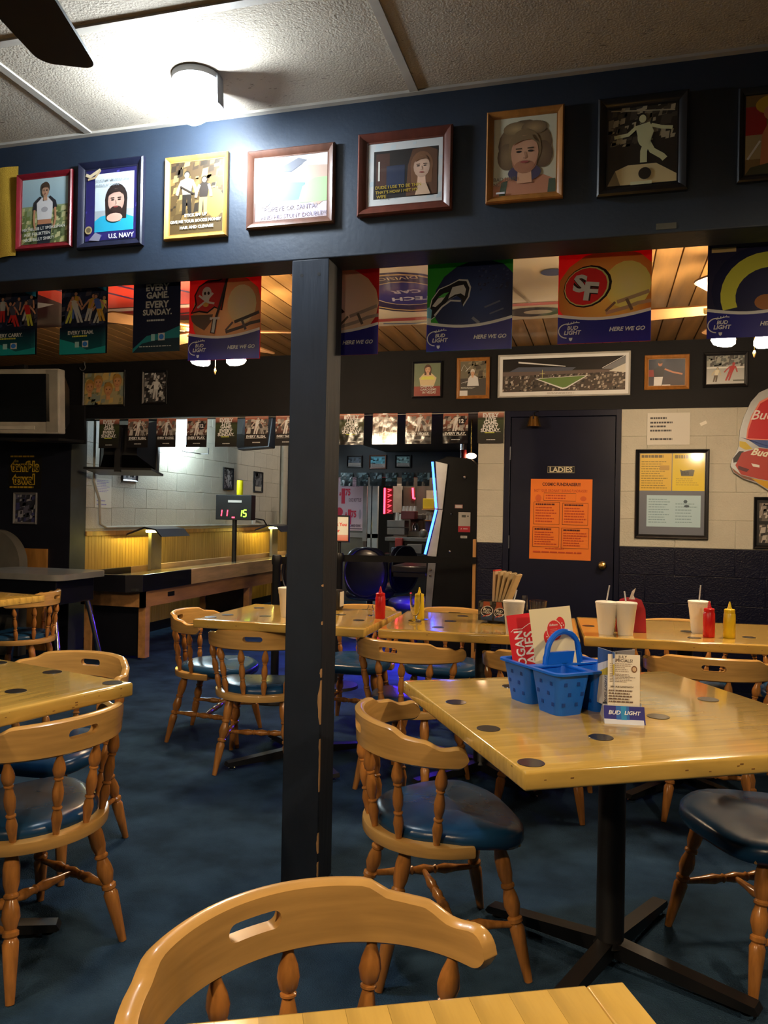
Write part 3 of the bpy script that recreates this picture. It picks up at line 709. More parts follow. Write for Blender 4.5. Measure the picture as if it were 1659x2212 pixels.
bottle_of('red ketchup squeeze bottle in front of a foam cup at the right', 1531, 1376, None, 'bottle', REDP)
bottle_of('yellow mustard squeeze bottle at the right end of the tables', 1575, 1378, None, 'bottle', YELP)
def cup(label, px, py, straw=0.07, lean=(.012, 0)):
    p = onZ(px, py, TZ); t = thing('foam_cup', label, 'cup', (p.x, p.y, TZ), group='white foam cups')
    q = MB(); q.lathe((0, 0, 0), (0, 0, .15), [(0, .033), (.78, .046), (.80, .0475), (.93, .049), (.94, .051), (.99, .051), (1, .049), (.985, .047), (.2, .036)], 28); q.build('cup_body', FOAM, t)
    q = MB(); q.lathe((0, 0, .142), (0, 0, .152), [(0, .048), (.5, .046), (1, .03)], 24); l = q.build('lid', FOAM, t)
    if straw: q = MB(); q.tube([(0, 0, .15), (lean[0], lean[1], .15+straw)], .0032, 8); q.build('straw', mat('pale_straw', (.6, .6, .62), .3), l)
    return t
cup('white foam cup with straw beside the beer carton', 1109, 1368, .05, (.012, 0))
cup('white foam cup with straw left of the red napkin holder', 1309, 1369, .075, (.012, 0))
cup('white foam cup in front of the red napkin holder', 1351, 1371, .05, (-.008, 0))
cup('white foam cup with straw behind the right red bottle', 1509, 1366, .075, (.006, 0))
cup('white foam cup peeking out left of the timber post', 621, 1332, 0)
# tall beer glass and small tumbler
def glass(label, px, py, prof, h, name='beer_glass'):
    p = onZ(px, py, TZ); q = MB(); q.lathe((0, 0, 0), (0, 0, h), prof, 24, cap=False)
    n = 24; q.f.append(list(range(n)))
    return tag(q.build(name, GLASS, None, (p.x, p.y, TZ)), label, 'glass')
glass('tall clear footed beer glass on the middle table', 896, 1344, [(0, .03), (.03, .034), (.06, .033), (.12, .010), (.2, .012), (.32, .020), (.6, .026), (1, .028), (1, .026), (.6, .024), (.33, .018), (.22, .006), (.22, .0005)], .145)
glass('plain clear tumbler standing behind the menus', 1162, 1353, [(0, .028), (.02, .03), (1, .043), (1, .041), (.06, .028), (.06, .0005)], .125, 'tumbler')
glass('small clear shaker jar left of the red bottle', 800, 1330, [(0, .018), (.7, .018), (.8, .014), (1, .014), (1, .012), (.8, .012), (.7, .016), (.05, .016), (.05, .0005)], .055, 'shaker_jar')
p = onZ(1132, 1352, TZ); q = MB(); q.box((0, 0, .075), (.035, .004, .15)); q.box((0, .02, .002), (.05, .05, .004)); q.v = [tuple(v) for v in q.v]
tag(q.build('card_stand', GLASS, None, (p.x, p.y, TZ), (0, 0, .9)), 'clear plastic card stand seen edge-on beside the tumbler', 'card stand')
# printed beer carton with menus stuck in it
C0 = onZ(1040, 1343, TZ); C1 = onZ(1096, 1350, TZ)
ct = thing('beer_carton', 'printed cardboard beer carton holding a fan of menus', 'carton', ((C0.x+C1.x)/2, (C0.y+C1.y)/2+.04, TZ), (0, 0, -.12))
cw = .152
def beer(p):
    p.rect(0, 0, 1, 1, G(28, 26, 26)); p.crowd(0, 0, 1, 1, 60, [G(60, 58, 55), G(40, 42, 48), G(90, 88, 84)], .05, 4)
    for u, v, s in ((.3, .5, 1.0), (.72, .46, .9)):
        p.poly([(u-.2*s, .04), (u+.17*s, .02), (u+.2*s, .55), (u+.1*s, .78), (u+.08*s, .98), (u-.12*s, .98), (u-.12*s, .8), (u-.2*s, .6)], G(36, 62, 104))
        p.poly([(u-.19*s, .55), (u+.19*s, .52), (u+.1*s, .80), (u+.08*s, .98), (u-.12*s, .98), (u-.12*s, .8)], G(150, 72, 40))
        p.ell(u, v, .21*s, .26*s, G(225, 225, 225), rot=.3); p.ell(u, v, .19*s, .235*s, G(16, 20, 34), rot=.3)
        p.text('BUD', u, v+.07, .24*s, G(230, 232, 236), shear=.2, rot=-.2); p.text('LIGHT', u+.01, v-.08, .3*s, G(230, 232, 236), shear=.2, rot=-.2)
        p.line([(u-.14*s, .2), (u+.1*s, .36)], .004, G(180, 60, 40))
cp = Print(cw, .098, G(30, 30, 30)); beer(cp); cp.build('printed_front', PRINT, ct, (0, -.052, .061))
CARD = mat('dark_cardboard', (.03, .03, .035), .7)
q = MB(); q.box((-cw/2+.003, 0, .06), (.004, .1, .096)); q.box((cw/2-.003, 0, .06), (.004, .1, .096)); q.box((0, .05, .06), (cw, .004, .096)); q.box((0, 0, .015), (cw, .1, .004)); q.build('carton_box', CARD, ct, smooth=0)
q = MB(); q.lathe((0, 0, 0), (0, 0, .014), [(0, .04), (.7, .04), (1, .03)], 18); q.build('carton_foot', BLACKP, ct)
MENUC = mat('tan_menu_paper', (.50, .37, .20), .7); 
for i in range(5):
    q = MB(); q.box((0, 0, .10), (.013, .085, .20), bev=.001)
    m_ = q.build('folded_menu', MENUC if i else mat('tan_menu_red_top', (.52, .36, .22), .7), None, (ct.location.x+.0+.010*i, ct.location.y+.02, TZ+.06), (0, math.radians(1+5.2*i), -.25))
    tag(m_, ['tan folded menu with red top, leftmost in the beer carton', 'second tan folded menu from the left in the beer carton', 'middle tan folded menu in the beer carton', 'second tan folded menu from the right in the beer carton', 'rightmost, most tilted tan folded menu in the beer carton'][i], 'menu', 'menus in the beer carton')
    q = MB(); q.box((0, 0, .2), (.002, .06, .006)); q.build('fold_line', mat('menu_crease', (.16, .11, .06), .8), m_)
    if i == 0: q = MB(); q.box((0, 0, .202), (.0135, .086, .005)); q.build('red_top', REDP, m_)
# red napkin dispenser
p = onZ(1357, 1366, TZ); nt = thing('napkin_dispenser', 'translucent red napkin dispenser behind two foam cups', 'napkin holder', (p.x+.012, p.y+.06, TZ))
pr = [(-.07, 0), (.07, 0), (.064, .11), (.05, .145), (.02, .155), (-.02, .155), (-.05, .145), (-.064, .11)]
for y in (-.045, .045): q = MB(); q.prism(pr, y-.004, y+.004); q.build('side_plate', PINKPL, nt)
q = MB(); q.box((0, 0, .006), (.13, .09, .012)); q.build('dispenser_base', REDP, nt)
q = MB(); q.box((0, 0, .07), (.11, .07, .11), bev=.006); q.build('napkin_stack', WHITEP, nt)
q = MB(); q.add([(-.02, 0, .12), (.03, 0, .12), (.012, .01, .17), (.022, .015, .205), (.004, .0, .19), (-.006, -.005, .16)], [[0, 1, 2], [0, 2, 5], [5, 2, 4], [2, 3, 4]]); q.build('napkin_tip', WHITEP, nt)
# black napkin holder half behind the post
p = onZ(728, 1318, TZ); nb = thing('napkin_holder', 'black napkin holder showing at the right side of the post', 'napkin holder', (p.x-.03, p.y+.03, TZ))
q = MB(); q.box((0, 0, .055), (.09, .085, .11), bev=.008); q.build('holder_body', BLACKP, nb)
q = MB(); q.box((.047, 0, .06), (.004, .06, .08)); q.build('napkins', WHITEP, nb)

# ---------------------------------------------------------------- blue caddy with menus
zr = TZ+.118
Nc = onZ(1206, 1457, zr); Lc = onZ(1117, 1430, zr); d = Vector((Lc.x-Nc.x, Lc.y-Nc.y, 0)); angL = math.atan2(d.y, d.x)
ax1 = Vector((math.cos(angL), math.sin(angL), 0)); ax2 = Vector((ax1.y, -ax1.x, 0))
CW, CD = .245, .275                       # along ax2 (to the right), along ax1 (to the back left)
cc = Vector((Nc.x, Nc.y, 0))+ax1*CD/2+ax2*CW/2
cr = math.atan2(ax2.y, ax2.x)
cad = thing('caddy', 'blue plastic table caddy with arched handle on the near right table', 'caddy', (cc.x, cc.y, TZ), (0, 0, cr))
def rrect(w, d_, r, n=5):
    out = []
    for sx, sy, a0 in ((1, 1, 0), (-1, 1, 90), (-1, -1, 180), (1, -1, 270)):
        for i in range(n+1): a = math.radians(a0+90*i/n); out.append((sx*(w/2-r)+r*math.cos(a), sy*(d_/2-r)+r*math.sin(a)))
    return out
def tub(q, cx_, cy_, w0, d0, w1, d1, z0, z1, t=.003):     # open tapered bin
    A0 = rrect(w0, d0, .022); A1 = rrect(w1, d1, .022); n = len(A0); vs = []; fs = []
    def shift(P, s_): return [(x*(1-2*s_/w1)+cx_, y*(1-2*s_/d1)+cy_) for x, y in P]
    for P, z, s_ in ((A0, z0, 0), (A1, z1, 0), (A1, z1, t), (A0, z0+t, t)): vs += [(x, y, z) for x, y in shift(P, s_)]
    for l in range(3):
        for i in range(n): j_ = (i+1) % n; fs.append([l*n+i, l*n+j_, (l+1)*n+j_, (l+1)*n+i])
    fs.append(list(range(n-1, -1, -1))); fs.append([3*n+i for i in range(n)]); q.add(vs, fs)
bins = [(-CW/4-.002, -CD/4-.002, CW/2-.035, CD/2-.04, CW/2-.008, CD/2-.008), (CW/4+.002, -CD/4-.002, CW/2-.035, CD/2-.04, CW/2-.008, CD/2-.008), (0, CD/4+.002, CW-.04, CD/2-.04, CW-.008, CD/2-.008)]
HOLE = mat('caddy_hole_blue', (.002, .045, .30), .5)
for cx_, cy_, w0, d0, w1, d1 in bins:
    q = MB(); tub(q, cx_, cy_, w0, d0, w1, d1, 0, .112); bo = q.build('bin', BLUEP, cad)
    q = MB()
    for rw, z in enumerate((.03, .058, .086)):
        f_ = z/.112; wx, wy = w0+(w1-w0)*f_, d0+(d1-d0)*f_
        nx = 2 if w1 < .15 else 4
        for i in range(nx):
            x = (i-(nx-1)/2)*.042+(.008 if rw % 2 else -.008)
            q.box((cx_+x, cy_-wy/2, z), (.010, .002, .010), (math.atan2((d1-d0)/2, .112)*0, 0, 0))
        for i in range(2):
            y = (i-.5)*.045+(.008 if rw % 2 else -.008); q.box((cx_-wx/2, cy_+y, z), (.002, .010, .010)); q.box((cx_+wx/2, cy_+y, z), (.002, .010, .010))
    q.build('perforation', HOLE, bo, smooth=0)['kind'] = 'stuff'
q = MB(); R0 = rrect(CW+.016, CD+.016, .028); R1 = rrect(CW-.012, CD-.012, .022); n = len(R0); vs = [(x, y, .112) for x, y in R0]+[(x, y, .118) for x, y in R0]+[(x, y, .118) for x, y in R1]+[(x, y, .112) for x, y in R1]
q.add(vs, [[l*n+i, l*n+(i+1) % n, ((l+1) % 4)*n+(i+1) % n, ((l+1) % 4)*n+i] for l in range(4) for i in range(n)]); q.build('rim', BLUEP, cad)
q = MB(); q.box((0, 0, .113), (CW, .03, .008), bev=.003); q.box((0, -CD/4, .113), (.022, CD/2, .008), bev=.003); q.build('divider', BLUEP, cad)
q = MB(); pts = [(-.062, 0, .10), (-.060, 0, .135)]+[(-.056*math.cos(a), 0, .145+.062*math.sin(a)) for a in [PI*i/14 for i in range(15)]]+[(.060, 0, .135), (.062, 0, .10)]
q.tube(pts, .0085, 10); q.build('handle', BLUEP, cad)
q = MB(); q.prism([(-.066, .11), (.066, .11), (.06, .15), (-.06, .15)], -.006, .006); q.build('handle_web', BLUEP, cad)
def menu_red(p):
    p.rect(0, 0, 1, 1, G(206, 22, 40))
    p.text('LOGAN', .38, .47, .40*.9, G(245, 235, 232), height=None, rot=PI/2) if False else None
    vs, fs, gw_, gh_ = glyphs('LOGAN', 0, .02)
    p.text('LOGAN', .34, .56, .122/p.w, G(246, 238, 235), rot=PI/2, bold=.02); p.text('LANES', .70, .56, .114/p.w, G(246, 238, 235), rot=PI/2, bold=.02)
    p.line([(.16, .56-.061/p.h-.006), (.54, .56-.061/p.h-.006)], .004, G(246, 238, 235))
    p.line([(.08, .80), (.2, .83), (.5, .825), (.62, .85), (.8, .88), (1, .87)], .0016, G(246, 238, 235))
def menu_cream(p):
    p.rect(0, 0, 1, 1, G(226, 214, 176)); R_ = G(208, 40, 42)
    p.ell(.72, .80, .11, .085, R_); p.ell(.40, .66, .12, .085, R_); p.ell(.56, .735, .19, .125, G(235, 205, 180)); p.ell(.56, .735, .175, .115, R_)
    for u, v in ((.76, .81), (.74, .78), (.79, .785), (.36, .67), (.40, .65), (.37, .64)): p.ell(u, v, .014, .008, G(240, 225, 205), n=8)
    p.text('Edison', .55, .80, .2, G(245, 230, 215), shear=.3); p.dashes(.46, .64, .68, .76, 6, G(226, 130, 120), .3)
    p.text('.........', .56, .47, .3, G(170, 150, 110)); p.dashes(.38, .2, .88, .44, 9, G(120, 110, 96), .3)
    p.crowd(.05, .05, .95, .4, 7, [G(70, 64, 56), G(150, 138, 110)], .006, 5); p.poly([(.3, .06), (.75, .10), (.95, .2), (.92, .28), (.6, .2), (.3, .16)], G(170, 172, 160))
mD = cc.y+.045
rp = onD(1140, 1385, mD); pr_ = Print(.082, .25, G(206, 22, 40), .003); menu_red(pr_)
o = pr_.build('menu', PRINT, None, (rp.x-.004, mD, rp.z-.045), (math.radians(-6), math.radians(-9), .16)); tag(o, 'red folded menu with white upright lettering standing in the blue caddy', 'menu')
rp = onD(1196, 1375, mD-.02); pr_ = Print(.118, .25, G(226, 214, 176), .003); menu_cream(pr_)
o = pr_.build('menu', PRINT, None, (rp.x+.004, mD-.03, rp.z-.04), (math.radians(-6), math.radians(-8), .10)); tag(o, 'cream menu with red round seals standing in the blue caddy', 'menu')
# ---------------------------------------------------------------- specials card
sp = onZ(1340, 1560, TZ); SW_ = .098
st = thing('specials_card', 'table card listing July specials on a blue beer stand', 'table card', (sp.x, sp.y+.03, TZ), (0, 0, .12))
def specials(p):
    p.rect(0, 0, 1, 1, G(232, 226, 214)); K = G(64, 50, 46); LG = G(176, 164, 152)
    p.text('JULY', .46, .945, .28, K, bold=.02); p.text('SPECIALS!', .48, .885, .58, K, bold=.02)
    p.dashes(.06, .66, .78, .84, 5, LG, .5); p.dashes(.06, .47, .86, .64, 6, G(140, 126, 116), .4)
    p.ell(.82, .73, .09, .065, G(120, 84, 60)); p.ell(.82, .73, .06, .043, G(205, 180, 150)); p.text('BBQ RIB SANDWICH', .44, .385, .7, K, bold=.02); p.dashes(.03, .08, .96, .34, 5, G(110, 92, 84), .5)
pc = Print(SW_*.84, .138, G(232, 226, 214)); specials(pc); pc.build('menu_sheet', PRINT, st, (.006, -.012, .105), (math.radians(-4), 0, 0))
def lefty(p):
    p.rect(0, 0, 1, 1, G(214, 214, 216)); p.poly([(0, 1), (1, 1), (1, .9), (0, .7)], G(58, 92, 150)); p.poly([(0, .55), (1, .8), (1, .6), (0, .5)], G(200, 176, 60)); p.text('BUD LIGHT', .5, .3, .13/p.w*.6, G(40, 50, 90), rot=PI/2, shear=.2)
pl = Print(.085, .15, G(210, 210, 214)); lefty(pl); pl.build('side_panel', PRINT, st, (-.036, .022, .105), (0, 0, math.radians(-66)))
pl = Print(.085, .15, G(190, 190, 196)); pl.rect(0, 0, 1, 1, G(150, 150, 160)); pl.build('rear_panel', PRINT, st, (.010, .022, .105), (0, 0, math.radians(40)))
q = MB(); q.box((.002, -.004, .105), (SW_, .0015, .156)); q.build('clear_sleeve', GLASS, st, smooth=0)
pf = Print(SW_*1.06, .048, G(28, 30, 110)); pf.rect(0, 0, 1, 1, G(24, 26, 120)); pf.rect(.3, 0, .62, 1, G(20, 90, 170)); pf.rect(.42, 0, .55, 1, G(24, 130, 185)); pf.text('BUD', .26, .62, .30, G(235, 238, 244), shear=.25, bold=.02); pf.text('LIGHT', .70, .62, .40, G(235, 238, 244), shear=.25, bold=.02)
pf.build('stand_front', PRINT, st, (.006, -.034, .020), (math.radians(-32), 0, 0))
q = MB(); q.prism([(-.052, 0), (.052, 0), (0, .045)], -.05, .05, 'x'); q.v = [(x, y, z) for x, y, z in q.v]; q.build('stand_base', mat('white_card', (.62, .62, .66), .5), st, (.004, .0, 0), smooth=0)
# ================================================================== framed pictures on the header wall
def wood(n, c, **k): return mat(n, c, .35, coat=.3, grain=(30, 30, 8), var=.18, **k)
F_RED = wood('red_frame', (.22, .012, .020)); F_NAVY = wood('navy_frame', (.012, .014, .035)); F_GOLD = wood('gold_oak_frame', (.46, .25, .06))
F_BROWN = wood('brown_frame', (.13, .055, .035)); F_MAHO = wood('mahogany_frame', (.12, .030, .018)); F_OAK = wood('orange_oak_frame', (.42, .17, .035)); F_BLACK = wood('black_frame', (.008, .008, .010)); F_WHITE = mat('white_frame', (.55, .54, .50), .5); F_GREY = mat('grey_frame', (.16, .16, .17), .4)
SKIN = G(214, 164, 132)
def face(p, u, v, s, skin, hair, beard=None, long=True, hw=.30, shade=None):
    a = p.w/p.h; rv = s*1.3*a
    if long: p.ell(u, v+.02, s*1.38, rv*1.32, hair); p.poly([(u-s*1.35, v), (u+s*1.35, v), (u+s*1.25, v-rv*1.5), (u-s*1.25, v-rv*1.5)], hair)
    else: p.ell(u, v+.05, s*1.2, rv*1.15, hair)
    p.poly([(u-s*.45, v-rv*.6), (u+s*.45, v-rv*.6), (u+s*.55, v-rv*1.7), (u-s*.55, v-rv*1.7)], shade or skin)
    if beard: p.ell(u, v-rv*.45, s*.92, rv*.72, beard)
    p.ell(u, v, s, rv, tuple(x*.75 for x in skin), skin)
    if beard: p.ell(u, v-rv*.72, s*.72, rv*.30, beard)
    d = tuple(x*.35 for x in skin)
    for sg in (-1, 1): p.ell(u+sg*s*.42, v+rv*.08, s*.2, rv*.06, G(40, 30, 26)); p.line([(u+sg*s*.2, v+rv*.24), (u+sg*s*.65, v+rv*.24)], s*.09*p.w, tuple(x*.3 for x in hair))
    p.line([(u, v+rv*.05), (u+s*.08, v-rv*.28), (u-s*.1, v-rv*.3)], s*.09*p.w, tuple(x*.6 for x in skin))
    p.ell(u, v-rv*.52, s*.3, rv*.06, G(150, 70, 66))
    p.poly([(u-s*.95, v+rv*.45), (u-s*.5, v+rv*.95), (u+s*.5, v+rv*.97), (u+s*.95, v+rv*.45), (u+s*.5, v+rv*.72), (u-s*.2, v+rv*.7)], hair)
def d_raglan(p):
    p.rect(0, .55, 1, 1, G(150, 178, 190), G(176, 200, 204)); p.rect(0, 0, 1, .58, G(92, 104, 66), G(142, 156, 112)); p.crowd(0, 0, 1, .56, 170, [G(110, 126, 70), G(170, 172, 110), G(76, 90, 56), G(196, 192, 140)], .035, 2)
    p.poly([(.36, 0), (.62, 0), (.66, .3), (.34, .3)], G(36, 44, 54)); p.poly([(.35, .30), (.65, .30), (.64, .37), (.36, .37)], G(190, 130, 96))
    p.poly([(.35, .37), (.65, .37), (.68, .62), (.58, .70), (.44, .70), (.33, .62)], G(226, 222, 220)); p.ell(.5, .52, .07, .04, G(180, 176, 178))
    p.poly([(.33, .62), (.44, .70), (.40, .72), (.28, .64), (.25, .52), (.33, .50)], G(44, 44, 50)); p.poly([(.68, .62), (.58, .70), (.62, .72), (.74, .64), (.77, .54), (.68, .52)], G(44, 44, 50))
    p.line([(.29, .52), (.28, .34), (.31, .22)], .008, G(196, 140, 104)); p.line([(.73, .54), (.74, .36), (.70, .24)], .008, G(196, 140, 104))
    face(p, .52, .79, .075, G(206, 158, 126), G(74, 54, 40), None, False); T = G(236, 232, 220)
    p.text('MICHELOB LT SPOKESMAN', .5, .235, .9, T, rot=.04); p.text('AGE FOURTEEN', .36, .155, .56, T, rot=.04); p.text('NICE BELLY SHIRT!', .40, .075, .64, T, rot=.04)
def d_navy(p):
    p.rect(0, 0, 1, 1, G(46, 40, 110), G(30, 28, 84)); p.crowd(0, 0, 1, 1, 30, [G(70, 64, 150), G(36, 32, 90)], .03, 3)
    p.rect(.19, .13, .93, .93, G(196, 212, 224), G(222, 232, 238)); p.rect(.19, .13, .93, .42, G(176, 184, 190)); p.poly([(.19, .13), (.93, .13), (.93, .30), (.74, .36), (.5, .36), (.3, .34), (.19, .28)], G(44, 176, 214))
    face(p, .60, .54, .155, G(232, 186, 166), G(46, 36, 34), G(56, 40, 36)); p.ell(.58, .31, .15, .06, G(232, 186, 166)); T = G(160, 168, 178)
    p.text('DUDE MY MUSCLE SHIRT', .56, .83, .68, T); p.text('IS REALLY COOL', .44, .765, .44, T)
    p.line([(.02, .93), (.1, .9), (.22, .95), (.3, .99)], .012, G(214, 196, 160)); p.line([(.06, .86), (.2, .88), (.3, .97)], .008, G(196, 170, 130)); p.ell(.09, .16, .07, .055, G(190, 170, 120)); p.ell(.09, .16, .045, .035, G(110, 96, 70))
    p.poly([(.1, .02), (.22, .12), (.34, .08), (.3, .0)], G(150, 150, 170)); p.text('U.S. NAVY', .72, .055, .48, G(236, 236, 240), bold=.03)
def d_sepia(p):
    p.rect(0, 0, 1, 1, G(84, 66, 36), G(66, 50, 30)); p.crowd(0, .2, 1, 1, 110, [G(50, 38, 24), G(120, 96, 54), G(92, 74, 42), G(38, 30, 20), G(156, 128, 76)], .05, 8)
    p.ell(.85, .4, .16, .2, G(150, 118, 60)); p.person(.32, .28, .58, G(204, 180, 140), G(210, 196, 160), G(34, 28, 22), G(26, 22, 18), 0, .5); p.person(.62, .25, .52, G(214, 188, 150), G(40, 32, 26), G(150, 126, 84), G(24, 20, 16), .05, .35)
    p.line([(.2, .66), (.44, .55)], .006, G(40, 32, 26)); T = G(244, 238, 214)
    p.text('STICK EM  UP', .5, .255, .42, T, bold=.03); p.text('GIVE ME YOUR BOOZE MONEY', .5, .175, .95, T, bold=.03); p.text('HAIR AND CLEVAGE', .52, .09, .62, T, bold=.03)
def d_santa(p):
    p.rect(0, 0, 1, 1, G(196, 178, 186), G(206, 196, 200)); p.rect(.05, .25, 1, 1, G(150, 168, 186), G(176, 180, 190)); p.poly([(.35, .6), (.75, .55), (.7, .3), (.3, .3)], G(90, 120, 160)); p.ell(.86, .62, .17, .42, G(176, 150, 134)); p.poly([(.6, .25), (1, .25), (1, .62), (.82, .62), (.66, .5)], G(150, 196, 130))
    p.poly([(.55, .95), (1, 1), (1, .8), (.7, .82)], G(214, 206, 206)); p.poly([(.28, .78), (.6, .95), (.72, .9), (.5, .74)], G(70, 76, 92)); p.ell(.12, .36, .12, .14, G(224, 190, 176)); p.ell(.1, .36, .05, .07, G(226, 120, 110))
    T = G(130, 122, 140); p.text('POPEYE OR SANTA?', .5, .19, .72, T); p.text('AND HIS STUNT DOUBLE!!!', .54, .07, .9, T)
def d_thin(p):
    p.rect(0, 0, 1, 1, G(214, 214, 212)); p.crowd(0, .02, 1, .98, 30, [G(190, 204, 210), G(206, 214, 216)], .04, 5)
    p.rect(.09, .12, .93, .86, G(22, 18, 22)); p.rect(.12, .3, .3, .82, G(66, 34, 26)); p.rect(.26, .3, .5, .62, G(24, 40, 72)); p.line([(.16, .4), (.16, .7)], .006, G(220, 216, 206)); p.poly([(.52, .13), (.92, .13), (.92, .8), (.8, .86), (.6, .84), (.54, .6)], G(92, 58, 38)); face(p, .72, .56, .105, G(226, 184, 156), G(120, 80, 52)); p.poly([(.64, .13), (.84, .13), (.78, .3), (.68, .3)], G(214, 180, 150))
    T = G(190, 160, 40); p.text('DUDE I USE TO BE THIN', .42, .29, .6, T); p.text("THAT'S HOW I MET MY", .40, .215, .56, T); p.text('WIFE', .2, .145, .13, T)
def d_hair(p):
    p.rect(0, 0, 1, 1, G(176, 172, 150), G(196, 190, 164)); p.poly([(0, 0), (1, 0), (1, .16), (.8, .24), (.2, .24), (0, .14)], G(170, 116, 90)); p.poly([(.1, 0), (.14, .18), (.24, .2), (.2, 0)], G(70, 84, 70)); p.poly([(.86, 0), (.88, .18), (.98, .18), (1, 0)], G(70, 84, 70))
    p.ell(.5, .64, .42, .31, G(96, 76, 54), G(150, 124, 84)); p.ell(.22, .50, .15, .17, G(98, 78, 56), G(120, 98, 68)); p.ell(.78, .50, .15, .17, G(90, 70, 52), G(112, 90, 64)); p.ell(.36, .84, .2, .09, G(110, 90, 62), G(164, 138, 96)); p.ell(.64, .84, .2, .09, G(104, 84, 60), G(156, 130, 90)); p.ell(.5, .28, .26, .11, G(66, 60, 84)); face(p, .5, .53, .215, G(206, 150, 118), G(118, 96, 66), G(158, 108, 82), False)
    p.text('BAD HAIR', .2, .215, .36, G(96, 84, 66)); p.text('NOT', .1, .15, .16, G(96, 84, 66)); p.rect(.06, .03, .2, .055, G(226, 220, 200))
def d_bowler(p):
    p.rect(0, 0, 1, 1, G(26, 24, 22), G(34, 30, 26)); p.crowd(0, .5, 1, 1, 90, [G(120, 112, 90), G(60, 54, 46), G(30, 28, 24), G(160, 150, 122)], .045, 6); p.poly([(0, 0), (1, 0), (1, .1), (.7, .26), (.3, .26), (.12, .2)], G(196, 178, 132)); p.poly([(0, 0), (.12, .2), (.2, 0)], G(120, 108, 80))
    p.line([(.05, .96), (.95, .9)], .004, G(160, 150, 122)); W_ = G(214, 198, 150); p.line([(.52, .28), (.52, .42), (.57, .55)], .020, W_); p.line([(.56, .55), (.64, .42), (.78, .34), (.82, .30)], .018, W_); p.ell(.53, .60, .10, .13, W_); p.poly([(.40, .74), (.60, .78), (.66, .66), (.60, .52), (.45, .54)], W_)
    p.line([(.42, .73), (.3, .64), (.1, .62)], .011, W_); p.line([(.62, .74), (.76, .70), (.92, .68)], .011, W_); p.ell(.49, .84, .065, .06, G(30, 26, 22)); p.ell(.50, .825, .05, .05, W_); p.ell(.54, .14, .09, .075, G(30, 26, 22)); p.rect(.34, .005, .64, .045, G(214, 198, 160))
def d_edge(p):
    p.rect(0, 0, 1, 1, G(120, 96, 60)); p.rect(0, .5, .35, .85, G(150, 16, 24)); p.rect(0, .2, .3, .5, G(150, 136, 104)); p.poly([(.25, .1), (.7, .1), (.7, .62), (.42, .7), (.28, .5)], G(176, 108, 74)); p.ell(.45, .86, .28, .12, G(196, 160, 44)); p.ell(.42, .76, .12, .09, G(190, 130, 96)); p.poly([(0, 0), (.9, 0), (.8, .2), (.1, .1)], G(60, 60, 40)); p.line([(.05, .2), (.25, .42)], .006, G(214, 208, 196))
picture('framed_photo', 'red framed photo of a teenager in a raglan shirt, left end of the top row', 'picture', rectD(41, 160, 375, 539, DH), DH, F_RED, .021, .018, d_raglan, group='framed photos on the header wall')
picture('framed_photo', 'navy framed photo of a bearded long haired man in a turquoise shirt', 'picture', rectD(174, 314, 349, 537, DH), DH, F_NAVY, .030, .022, d_navy, group='framed photos on the header wall')
picture('framed_photo', 'gold framed sepia photo of two people in old western costume', 'picture', rectD(360, 495, 338, 517, DH), DH, F_GOLD, .020, .018, d_sepia, group='framed photos on the header wall')
picture('framed_photo', 'brown framed pastel photo washed out by the lamp glare', 'picture', rectD(538, 725, 322, 492, DH), DH, F_BROWN, .028, .02, d_santa, group='framed photos on the header wall')
picture('framed_photo', 'mahogany framed dark snapshot on a white mount', 'picture', rectD(776, 979, 285, 464, DH), DH, F_MAHO, .034, .022, d_thin, group='framed photos on the header wall')
picture('framed_photo', 'orange oak framed close portrait of a man with wavy hair', 'picture', rectD(1052, 1218, 239, 437, DH), DH, F_OAK, .023, .018, d_hair, group='framed photos on the header wall', gain=1.5)
picture('framed_photo', 'black framed vintage photo of a bowler throwing a ball', 'picture', rectD(1291, 1486, 210, 422, DH), DH, F_BLACK, .032, .022, d_bowler, group='framed photos on the header wall', gain=1.5)
picture('framed_photo', 'dark framed colour photo cut by the right edge of the picture', 'picture', rectD(1592, 1760, 188, 392, DH), DH, F_BLACK, .022, .02, d_edge, group='framed photos on the header wall', gain=1.5)
# yellow cloth pinned at the left end, faded tape strip at the right
r = rectD(-70, 40, 368, 561, DH); q = MB(); n = 10; vs = []; fs = []
for i in range(n+1):
    for j_ in range(n+1):
        u, v = i/n, j_/n; vs.append((r[0]+(r[1]-r[0])*u+(.004*math.sin(v*5) if i == n else 0), DH-.006-.005*math.sin(u*9+v*2)-.004*(1-v), r[2]+(r[3]-r[2])*v-.004*math.sin(u*5)))
for i in range(n):
    for j_ in range(n): a_ = i*(n+1)+j_; fs.append([a_, a_+n+1, a_+n+2, a_+1])
q.add(vs, fs); o = q.build('cloth', mat('yellow_cloth', (.55, .33, .03), .85, bump=(300, .3), var=.1)); tag(o, 'plain yellow cloth pinned at the left end of the header wall', 'cloth')
r = rectD(1417, 1461, 482, 495, DH); q = MB(); q.box2((r[0], DH-.0015, r[2]), (r[1], DH, r[3])); tag(q.build('tape_strip', mat('faded_tape', (.10, .10, .08), .7), smooth=0), 'faded strip of tape on the header wall under the bowler photo', 'tape')

